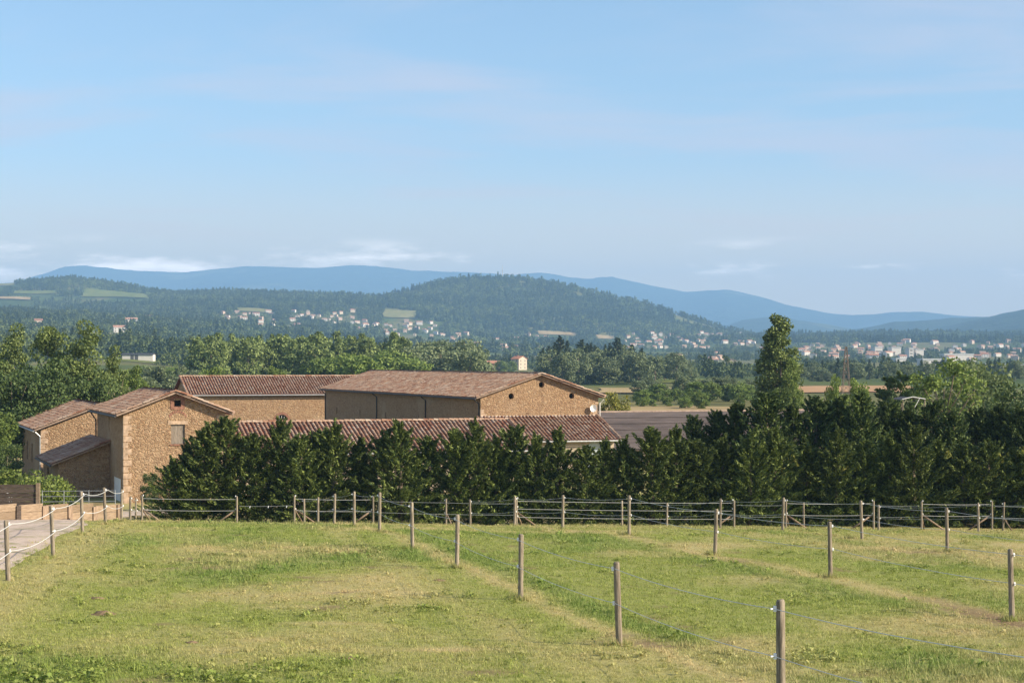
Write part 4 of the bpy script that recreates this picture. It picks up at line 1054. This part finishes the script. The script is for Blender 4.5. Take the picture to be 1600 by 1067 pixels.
# small white open gable frame by the cedar
wx, wy = X(1430, 140), 140.0; wg = empty('carport', (wx, wy, h1(wx, wy)), .1); label(wg, 'white edged open carport roof showing below the cedar', 'carport')
zt = -(620 - HOR)/F*wy - wg.location.z
MB().tube([(-1.0, 0, zt - .18), (-.2, 0, zt), (.8, 0, zt - .16)], .03, 5).build('verge_board', M_WHITE, wg)
MB().add([(-1, 0, zt - .2), (-.2, 0, zt - .02), (-.2, 3, zt - .02), (-1, 3, zt - .2), (-1, 0, zt - .25), (-.2, 0, zt - .07), (-.2, 3, zt - .07), (-1, 3, zt - .25)], [(0,1,2,3),(7,6,5,4),(0,4,5,1),(1,5,6,2),(2,6,7,3),(3,7,4,0)]).add(
    [(-.2, 0, zt - .02), (.8, 0, zt - .18), (.8, 3, zt - .18), (-.2, 3, zt - .02), (-.2, 0, zt - .07), (.8, 0, zt - .23), (.8, 3, zt - .23), (-.2, 3, zt - .07)], [(0,1,2,3),(7,6,5,4),(0,4,5,1),(1,5,6,2),(2,6,7,3),(3,7,4,0)]).build('roof', M_PIPE, wg)
MB().tube([(.35, 0, zt - .1), (-.1, 0, zt - .9)], .025, 5).build('strut', M_WHITE, wg)
for sx in (-.95, .75): MB().tube([(sx, .05, -.1), (sx, .05, zt - .2)], .05, 6).build('post', M_POST, wg)

# small clods of earth and dung in the near paddock
M_CLOD = plain_mat('earth', (.19, .13, .075), .95, .35, 12)
for i, (px, Y, s, lab) in enumerate(((160, 31.2, .22, 'brown clod of earth on the grass below the track'), (152, 33.5, .16, 'small brown clod behind the larger one below the track'), (686, 38.6, .15, 'brown clod beside the worn strip of the nearest fence'),
        (300, 27.0, .10, 'tiny dark clod in the middle of the near paddock'), (545, 24.5, .10, 'tiny dark clod near the bottom picture edge'))):
    x = X(px, Y); q = np.random.default_rng(500 + i); b = MB(); n = 12
    for j, (rr, zz) in enumerate(((1.0, -.04), (.85, .05), (.55, .15), (.22, .19))):
        for k in range(n): b.v.append((rr*s*(1 + q.normal(0, .16))*math.cos(2*PI*k/n), rr*s*.8*(1 + q.normal(0, .16))*math.sin(2*PI*k/n), zz*s*(1 + q.normal(0, .2))))
    for j in range(3):
        for k in range(n): b.f.append((j*n+k, j*n+(k+1) % n, (j+1)*n+(k+1) % n, (j+1)*n+k))
    b.f.append(tuple(3*n + k for k in range(n)))
    label(b.build('earth_clod', M_CLOD, None, True, (x, Y, h1(x, Y) + .01)), lab, 'earth clod', 'clods of earth in the paddock')
# ------------------------------------------------------------------ fields of the valley
def field_mat(name, a, b):
    m = NT(name); p = m.pos(); n = m.noise(m.map(p, (.05, .02, 0)), 1.0, 5, .6)
    return m.done(m.bsdf(m.mix(m.rng(n, .3, .7), a, b), .95, None, .05))
M_FG = field_mat('meadow', (.12, .155, .035), (.19, .20, .055)); M_FT = field_mat('stubble', (.30, .225, .11), (.42, .32, .17)); M_FP = field_mat('pale_grass', (.18, .185, .065), (.26, .24, .10))
M_FO = field_mat('ripe_field', (.36, .21, .11), (.45, .29, .16))
FIELDS = []          # (x0, x1, d0, d1) in columns and metres, kept clear of trees
def field(px0, px1, y0, y1, mat, lab, ragged=.12, off=.25):
    cols = np.linspace(px0, px1, 28); V = []; rows = 10
    mid = (px0 + px1) / 2
    dn = hit(mid, y1)[1]; df = hit(mid, y0)[1]
    FIELDS.append((px0, px1, dn, df))
    gx_, gt_ = np.meshgrid(cols, np.linspace(0, 1, rows))
    wob = (fbm(gx_ * 1.0, gt_*0 + dn, 60, 4, 3) - .5) * ragged * 2
    dd = dn + (df - dn) * np.clip(gt_ + wob * (np.abs(gt_ - .5) * 2), -.2, 1.3)
    ex = (gx_ - mid) * (1 + (fbm(gt_*6, gt_*0 + px0, 2, 9, 2) - .5) * .3) + mid
    x = X(ex, dd); z = H(x, dd) + off
    o = sheet('field', np.stack([x, dd, z], -1).reshape(-1, 3), 28, rows, mat)
    label(o, lab, 'field', kind='structure')
field(846, 1090, 586, 600, M_FG, 'bright green meadow below the conifer grove')
field(935, 1065, 607, 615, M_FT, 'straw coloured field behind the great barn gable')
field(930, 1150, 637, 652, M_FT, 'dry tan field just beyond the hall roof')
field(1225, 1420, 604, 614, M_FO, 'orange tan ploughed field right of the poplar')
field(255, 335, 578, 592, M_FG, 'small green meadow left of the poplar wood')
field(170, 250, 558, 566, M_FG, 'green meadow around the white farm shed')
field(60, 100, 486, 491, M_FT, 'small tan clearing in the left woods')
field(95, 185, 519, 523, M_FP, 'narrow pale strip of field in the left woods')
field(1120, 1180, 572, 577, M_FP, 'pale field strip left of the poplar')
field(840, 900, 518.5, 524, M_FT, 'tan field at the foot of the dark hill', off=1.0)
field(930, 960, 525, 530, M_FT, 'small tan field at the dark hill foot, near the town', off=1.0)
field(372, 424, 483, 488, M_FP, 'pale pasture above the hillside village', off=1.5)
field(600, 650, 486, 498, M_FP, 'pale sloping pasture at the left flank of the dark hill', off=1.5)
field(130, 230, 457, 466, M_FG, 'green clearing on the left wooded hill', off=2)
field(20, 90, 456, 461, M_FG, 'green clearing low on the leftmost hill', off=2)
field(-10, 50, 465, 469, M_FT, 'tan strip of field on the leftmost hill', off=2)
field(-30, 24, 441, 448, M_FP, 'pale top pasture on the leftmost hill', off=2)

# ------------------------------------------------------------------ houses of the valley
def house_mesh(w, d, h, pitch, wallm, roofm, win=True):
    t = math.tan(pitch); b = MB(); zr = h + d/2*t
    b.add([(-w/2,-d/2,-3),(w/2,-d/2,-3),(w/2,d/2,-3),(-w/2,d/2,-3),(-w/2,-d/2,h),(w/2,-d/2,h),(w/2,d/2,h),(-w/2,d/2,h),(-w/2,0,zr),(w/2,0,zr)],
          [(0,1,5,4),(2,3,7,6),(3,0,4,8,7),(1,2,6,9,5)])
    wall = b.mesh('wall', wallm); o = .5; r = MB(); z0 = h - o*t + .12
    for s in (-1, 1):
        e = [(-w/2-o, s*(d/2+o), z0), (w/2+o, s*(d/2+o), z0), (w/2+o, 0, zr+.12), (-w/2-o, 0, zr+.12)]
        r.hexa(e + [(x, y, z+.2) for x, y, z in e])
    roof = r.mesh('roof', roofm); wm = MB()
    if win:
        k = max(2, int(w/3.2)); fl = max(1, int(h/2.7))
        for i in range(k):
            for f_ in range(fl):
                x = -w/2 + w*(i+.5)/k; z = .9 + f_*2.7
                if z + 1.3 < h: wm.box(x-.5, x+.5, -d/2-.03, -d/2+.03, z, z+1.3)
        for y in (-d/4, d/4):
            for f_ in range(fl): wm.box(w/2-.03, w/2+.03, y-.45, y+.45, .9+f_*2.7, 2.1+f_*2.7)
    return wall, roof, wm.mesh('window', M_SHUTTER) if wm.v else None
M_SHUTTER = plain_mat('house_window', (.09, .085, .08), .4, .1, 2)
walls = [plain_mat('house_wall', c, .9, .06, .3) for c in ((.58, .50, .40), (.58, .51, .44), (.54, .42, .33), (.60, .565, .52), (.50, .38, .30))]
roofs = [plain_mat('house_roof', c, .9, .2, .5) for c in ((.40, .19, .12), (.46, .25, .17), (.33, .17, .12), (.42, .28, .21))]
M_FLAT = plain_mat('flat_roof', (.55, .55, .54), .9, .1, .3)
HP = [house_mesh(*a) for a in ((11, 8, 5.5, .38, walls[0], roofs[0]), (13, 9, 3.6, .36, walls[1], roofs[1]), (9, 8, 6.2, .36, walls[2], roofs[2]), (15, 9, 6, .36, walls[3], roofs[1]), (10, 9, 4.2, .4, walls[4], roofs[3]), (12, 9, 5.6, .34, walls[3], roofs[0]))]
HOUSE = []
HLOOK = ('cream', 'low cream', 'tan', 'wide white', 'low brownish', 'white')
def put_house(name, lab, cat, group, x, y, k, rz, s=1.0, mesh=None):
    wl, rf, wn_ = mesh or HP[k]
    e = empty(name, (x, y, h1(x, y) + .2), rz, s)
    mobj('wall', wl, e); mobj('roof', rf, e)
    if wn_ is not None: mobj('window', wn_, e)
    HOUSE.append((x, y)); return label(e, lab, cat, group)
clusters = [
  ((345, 425), (488, 506), 14, 'pale hillside village house with tiled roof, on the upper left slope', 'upper left village houses'),
  ((405, 475), (500, 512), 11, 'pale hillside village house with tiled roof, on the upper left slope', 'upper left village houses'),
  ((455, 560), (486, 504), 26, 'pale village house with tiled roof in the tight upper cluster', 'upper cluster village houses'),
  ((515, 610), (503, 518), 18, 'pale village house with tiled roof above the poplar wood', 'village houses above the poplar wood'),
  ((600, 690), (503, 528), 30, 'pale village house with tiled roof at the left foot of the dark hill', 'houses at the left foot of the dark hill'),
  ((690, 860), (523, 549), 34, 'small house at the foot of the dark wooded hill', 'houses below the dark hill'),
  ((975, 1190), (521, 546), 84, 'small house of the town right of the dark hill', 'town houses right of the dark hill'),
  ((1040, 1150), (552, 578), 10, 'small tiled house among trees left of the poplar', 'houses left of the poplar'),
  ((1240, 1400), (538, 562), 56, 'small house of the town right of the poplar', 'town houses right of the poplar'),
  ((1400, 1620), (532, 568), 60, 'small house among the white town blocks', 'houses among the white blocks')]
hr = np.random.default_rng(11); nh = 0
for (xa, xb), (ya, yb), n, lab, grp in clusters:
    for i in range(n):
        x, y, z = hit(hr.uniform(xa, xb), hr.uniform(ya, yb))
        if any((x-a)**2 + (y-b)**2 < 15**2 for a, b in HOUSE): continue
        kk = int(hr.integers(0, 6)); lab_ = HLOOK[kk] + ' ' + lab.split(' ', 1)[1]
        put_house('house', lab_, 'house', grp, x, y, kk, hr.choice([.2, 1.4, -.3, .6]) + hr.normal(0, .15), hr.uniform(.48, .78)); nh += 1
# the slope at the right picture edge carries houses too; its own surface
for px, py_, lab in ((60, 509, 'lone pinkish house in the woods behind the tall leafy trees'), (205, 506, 'lone white house in the woods, taller of two'), (231, 500, 'lone white house in the woods, higher up the slope'), (188, 520, 'low tiled house in the woods by the pale strip')):
    x, y, z = hit(px, py_); put_house('house', lab, 'house', 'houses in the left woods', x, y, 2 if px == 60 else 3, .3, .9)
def flat_block(px0, px1, ytop, ybot, lab, cat='block', mat=None):
    x, y, z = hit((px0+px1)/2, ybot); w = (px1-px0)/F*y; h = (ybot - ytop)/F*y
    mt = mat or walls[3]
    e = empty('white_block', (x, y, z), .12); label(e, lab, cat, 'white town blocks')
    MB().box(-w/2, w/2, -7, 7, -4, h).build('wall', mt, e); MB().box(-w/2-.4, w/2+.4, -7.4, 7.4, h + .02, h + .9).build('roof', M_FLAT, e)
    n = max(2, int(w/9)); 
    if h > 9:
        for f_ in range(max(1, int(h/3.2))):
            MB().box(-w/2 + 1, w/2 - 1, -7.05, -6.95, 1.2 + f_*3.2, 2.4 + f_*3.2).build('window_band', M_SHUTTER, e)
    HOUSE.append((x, y)); return e
for a in ((1364, 1376, 543, 556, 'narrow white apartment block, first in the row beyond the pylon'), (1390, 1405, 543.5, 556, 'wider white apartment block, second in the row beyond the pylon'), (1417, 1424, 545, 560, 'tall thin white apartment block beside a stepped one'),
          (1428, 1440, 547, 560, 'stepped white apartment block right of the thin tall one'), (1471, 1518, 554, 563, 'long white industrial hall above the open crowned tree'), (1437, 1466, 562, 571, 'low white industrial building left of the open crowned tree'),
          (1533, 1560, 570, 577, 'low white industrial building right of the rounded tree'), (1560, 1600, 571, 577, 'very low white building at the right picture edge'), (1396, 1412, 561, 565, 'small flat white building below the apartment blocks')):
    flat_block(*a)
# nearer houses
x, y, z = hit(217, 563); m_ = house_mesh(15, 9, 2.7, .12, walls[3], M_PIPE, False)
e = empty('white_shed', (x, y, z), .05); label(e, 'white farm shed with dark roof among the left trees', 'shed'); mobj('wall', m_[0], e); mobj('roof', m_[1], e)
for xx_ in (-2.6, -.5): MB().box(xx_ - .8, xx_ + .8, -4.56, -4.44, 0, 2.6).build('door', M_SHUTTER, e)
MB().box(-13, -8.2, -4, 4, -2, 2.6).build('side_wing', M_ZINC, e); HOUSE.append((x, y))
D_ = 1050.
m_ = house_mesh(8.2, 9.5, 8.3, .42, plain_mat('ochre_wall', (.50, .42, .33), .9, .06, .3), plain_mat('red_roof', (.46, .19, .10), .9, .2, .5))
xh = X(811, D_); e = put_house('villa', 'tall ochre villa with red tiled roof beside the conifer grove', 'villa', None, xh, D_, 0, -.75, .72, m_)
MB().box(-2, -1.2, -.5, .4, 9, 11.4).build('chimney', M_BRICK, e)
m_ = house_mesh(12, 8, 4.2, .3, plain_mat('brown_wall', (.20, .13, .10), .9, .1, .3), roofs[0])
put_house('long_house', 'long low dark brick house with red roof left of the villa', 'house', None, X(764, 1000), 1000., 0, .3, .95, m_)

FIELDS.append((732, 842, 690, 1060))
# ------------------------------------------------------------------ mid-distance trees
mr = np.random.default_rng(21)
def clump(kind, name, lab, cat, grp, n, px, D, top, wide=(0.85, 1.2)):
    for i in range(n):
        p = px[0] + (px[1]-px[0]) * (i + mr.uniform(-.3, 1.2)) / n; d = mr.uniform(*D); t = mr.uniform(*top)
        tree_px(kind, int(mr.integers(0, 9)), name, lab, cat, grp, p, d, t, mr.uniform(*wide))
clump('midpoplar', 'poplar_tree', 'tall tree in the dense poplar wood beyond the rear barn', 'poplar', 'poplar wood', 34, (300, 500), (395, 450), (519, 534), (.75, 1.1))
clump('midpoplar', 'poplar_tree', 'tall tree in the dense poplar wood beyond the rear barn', 'poplar', 'poplar wood', 20, (480, 640), (430, 480), (519, 532), (.75, 1.1))
clump('midround', 'round_tree', 'round leafy tree standing before the poplar wood', 'tree', 'round trees before the poplars', 8, (495, 590), (330, 360), (552, 566))
clump('midround', 'round_tree', 'round leafy tree standing before the poplar wood', 'tree', 'round trees before the poplars', 5, (590, 650), (380, 400), (545, 562))
clump('midgrey', 'grey_tree', 'grey green tree in the scrub between poplar wood and long brick house', 'tree', 'grey scrub trees', 26, (640, 745), (430, 540), (530, 552))
clump('fir', 'fir_tree', 'dark conifer in the grove right of the villa', 'conifer', 'conifer grove', 26, (848, 1005), (600, 680), (522, 548), (.85, 1.4))
clump('fir', 'fir_tree', 'dark conifer in the grove right of the villa', 'conifer', 'conifer grove', 8, (855, 1010), (555, 595), (545, 565), (1.0, 1.5))
clump('midgrey', 'grove_tree', 'soft grey green tree mixed into the conifer grove', 'tree', 'broadleaved trees in the grove', 14, (862, 1010), (540, 640), (540, 562), (.9, 1.3))
clump('midgrey', 'edge_tree', 'smaller tree at the thinning edge of the conifer grove', 'tree', 'trees at the grove edge', 12, (1000, 1085), (600, 700), (545, 572))
clump('midround', 'garden_tree', 'leafy tree around the villa and the long brick house', 'tree', 'trees around the villa', 5, (778, 802), (930, 980), (563, 572), (.8, 1.0))
clump('midround', 'garden_tree', 'leafy tree around the villa and the long brick house', 'tree', 'trees around the villa', 5, (700, 748), (900, 980), (554, 566), (.8, 1.0))
clump('midgrey', 'hedgerow_tree', 'bushy tree in the belt between the tan fields', 'tree', 'tree belt left of the poplar', 20, (995, 1195), (400, 440), (586, 604), (1.1, 1.6))
clump('midround', 'hedgerow_tree', 'bushy tree in the belt between the tan fields', 'tree', 'tree belt left of the poplar', 20, (985, 1195), (335, 385), (596, 614), (1.1, 1.6))
clump('midround', 'field_bush', 'small round bush at the edge of the dry tan field', 'bush', 'bushes by the dry field', 6, (1000, 1110), (305, 325), (612, 624), (1.0, 1.3))
clump('midgrey', 'field_tree', 'tree in the belt behind the orange tan field', 'tree', 'belt behind the ploughed field', 34, (1235, 1640), (620, 760), (563, 580), (.9, 1.4))
clump('fir', 'field_conifer', 'conifer in the belt behind the orange tan field', 'conifer', 'conifers behind the ploughed field', 8, (1240, 1560), (640, 760), (561, 572), (.9, 1.2))
clump('midgrey', 'scrub_tree', 'tree in the scrub between the left trees and poplar wood', 'tree', 'scrub left of the poplar wood', 16, (215, 310), (330, 520), (568, 592), (.9, 1.3))
clump('midround', 'scrub_tree', 'tree in the scrub between the left trees and poplar wood', 'tree', 'scrub left of the poplar wood', 10, (150, 300), (520, 640), (569, 580), (.9, 1.3))

# ------------------------------------------------------------------ far woodland (reads as one mass)
def far_tree_mesh(name, mat, seed, h, r, n, ls, shape):
    me, cen = broadleaf_crown(name, mat, seed, h, r, .3, 16, n, ls, shape, clr=.42)
    return me
def far_mat(name, c1, c2, l1, l2):
    m = NT(name); t = m.n('ShaderNodeAttribute', attribute_name='tone', attribute_type='INSTANCER').outputs['Fac']; r = m.island()
    c = m.mix(t, m.mix(r, c1, c2), m.mix(r, l1, l2))
    b = m.bsdf(c, .7, None, .15); tr = m.n('ShaderNodeBsdfTranslucent', {0: c}).outputs[0]
    return m.done(m.n('ShaderNodeMixShader', {0: .12, 1: b, 2: tr}).outputs[0])
M_FARA = far_mat('far_leaf', (0.046, 0.076, 0.024), (0.130, 0.168, 0.052), (0.100, 0.140, 0.038), (0.250, 0.290, 0.095))
M_FARB = far_mat('far_dark_leaf', (0.030, 0.054, 0.022), (0.092, 0.124, 0.046), (0.068, 0.098, 0.035), (0.165, 0.200, 0.075))
FT = [proto('far_tree', far_tree_mesh('far_tree', M_FARA, 300, 9, 4.2, 260, 1.3, 'round')), proto('far_tree_b', far_tree_mesh('far_tree_b', M_FARB, 301, 10, 3.8, 260, 1.25, 'round')),
      proto('far_poplar', far_tree_mesh('far_poplar', M_FARA, 302, 13, 2.6, 260, 1.2, 'column')), proto('far_fir', conifer_crown('far_fir', M_FARB, 303, 12, 3.0, 30, 12, 1.6, .5, power=.8, up=.3))]
def far_scatter(name, lab, d0, d1, spacing, pxr, mask, sc):
    A = (pxr[1]-pxr[0])/F * (d1**2 - d0**2)/2; n = int(A / spacing**2)
    d = np.sqrt(rng.uniform(d0**2, d1**2, n)); px = rng.uniform(pxr[0], pxr[1], n); x = X(px, d)
    k = mask(px, d, x)
    for (a, b, dn, df) in FIELDS: k &= ~((px > a) & (px < b) & (d > dn - (df-dn)*.1) & (d < df))
    for (a, b, dn, df) in FIELDS: k &= ~((px > a+5) & (px < b-5) & (d > dn - 60) & (d < dn))
    px, d, x = px[k], d[k], x[k]
    lowf = np.zeros(len(px), bool)
    for (a, b, dn, df) in FIELDS: lowf |= (px > a - 4) & (px < b + 4) & (d > dn - 230) & (d < dn)
    hx_ = np.array(HOUSE); keepm = np.ones(len(x), bool); low_ = lowf.copy()
    for a, b in hx_:
        w = a / b
        keepm &= ~(((x - a)**2 + (d - b)**2) < 9**2)
        low_ |= (np.abs(x - w*d) < 10) & (d < b) & (d > b - 160)
    x, d, px, low_ = x[keepm], d[keepm], px[keepm], low_[keepm]; n = len(x)
    pid = rng.choice(4, n, p=[.42, .33, .1, .15]); s = sc * rng.uniform(.5, 1.5, n) * np.where(low_, .35, 1.0) * np.interp(d, [700, 1500], [1.15, 1.0])
    s = s * np.where((d > 1700) & (d < 2950), np.interp(px, [850, 1000], [1.0, .55]), 1.0) * np.where(d <= 1700, np.interp(px, [600, 690], [1.0, .52]), 1.0) * np.where(px < 330, .85, 1.0)
    fz = fbm(x + 3000, d * .8, 110, 55, 3); fir_ = (fz > .56) & (rng.uniform(0, 1, n) < .75); pid[fir_] = rng.choice([1, 3], fir_.sum())
    tone = np.clip((fbm(x, d * .7, 85, 57, 3) - .42) * 4, 0, 1) * .7 + rng.uniform(0, .45, n)
    pid[low_] = 0
    rot = np.stack([np.zeros(n), np.zeros(n), rng.uniform(0, 6.28, n)], -1)
    o = scatter(name, np.stack([x, d, H(x, d) - .2], -1), rot, s, pid, FT, {'tone': np.clip(tone, 0, 1)})
    label(o, lab, 'forest', kind='stuff'); return n
nf1 = far_scatter('valley_woods', 'far woods and hedgerows filling the valley behind the farm', 700, 3000, 11.0, (-260, 1860),
    lambda px, d, x: (fbm(x, d * .7, 150, 91, 3) > np.where(px < 330, .40, .43)) & (rng.uniform(0, 1, len(px)) < np.where(px < 330, .95, .8)), .95)
nf2 = far_scatter('hill_forest', 'dense forest covering the near wooded hills', 2950, 4120, 9.6, (-260, 1700),
    lambda px, d, x: (fbm(x, d, 260, 97, 3) > .30), .92)

# ------------------------------------------------------------------ mast on the dark hill
xm = X(785, 3990); zm = h1(xm, 3990)
mt = empty('radio_mast', (xm, 3990, zm)); label(mt, 'thin radio mast on top of the dark wooded hill', 'mast')
MB().tube([(0, 0, -2), (0, 0, 26)], [1.0, .5], 6).build('column', M_ZINC, mt); MB().box(-1.6, 1.6, -.8, .8, 17, 18.2).build('platform', M_ZINC, mt); MB().tube([(0, 0, 26), (0, 0, 31)], .3, 5).build('aerial', M_ZINC, mt)

# ------------------------------------------------------------------ haze
hb = MB().box(-9000, 9000, -1500, 14200, -120, 690).mesh('haze')
hm = bpy.data.materials.new('haze_air'); hm.use_nodes = True; hm.node_tree.nodes.clear()
vo = hm.node_tree.nodes.new('ShaderNodeVolumePrincipled'); vo.inputs['Color'].default_value = (.315, .57, .93, 1); vo.inputs['Density'].default_value = 1.3e-4
vo.inputs['Anisotropy'].default_value = 0.0
ho = hm.node_tree.nodes.new('ShaderNodeOutputMaterial'); hm.node_tree.links.new(vo.outputs[0], ho.inputs['Volume'])
hb.materials.append(hm)
hz_o = mobj('haze', hb); label(hz_o, 'pale blue haze over the whole valley', 'haze', kind='stuff')
print('COUNTS grass', NGRASS, 'houses', nh, 'far', nf1, nf2, 'objects', len(bpy.data.objects), 'tris', sum(sum(len(p.vertices) - 2 for p in me.polygons) for me in bpy.data.meshes))
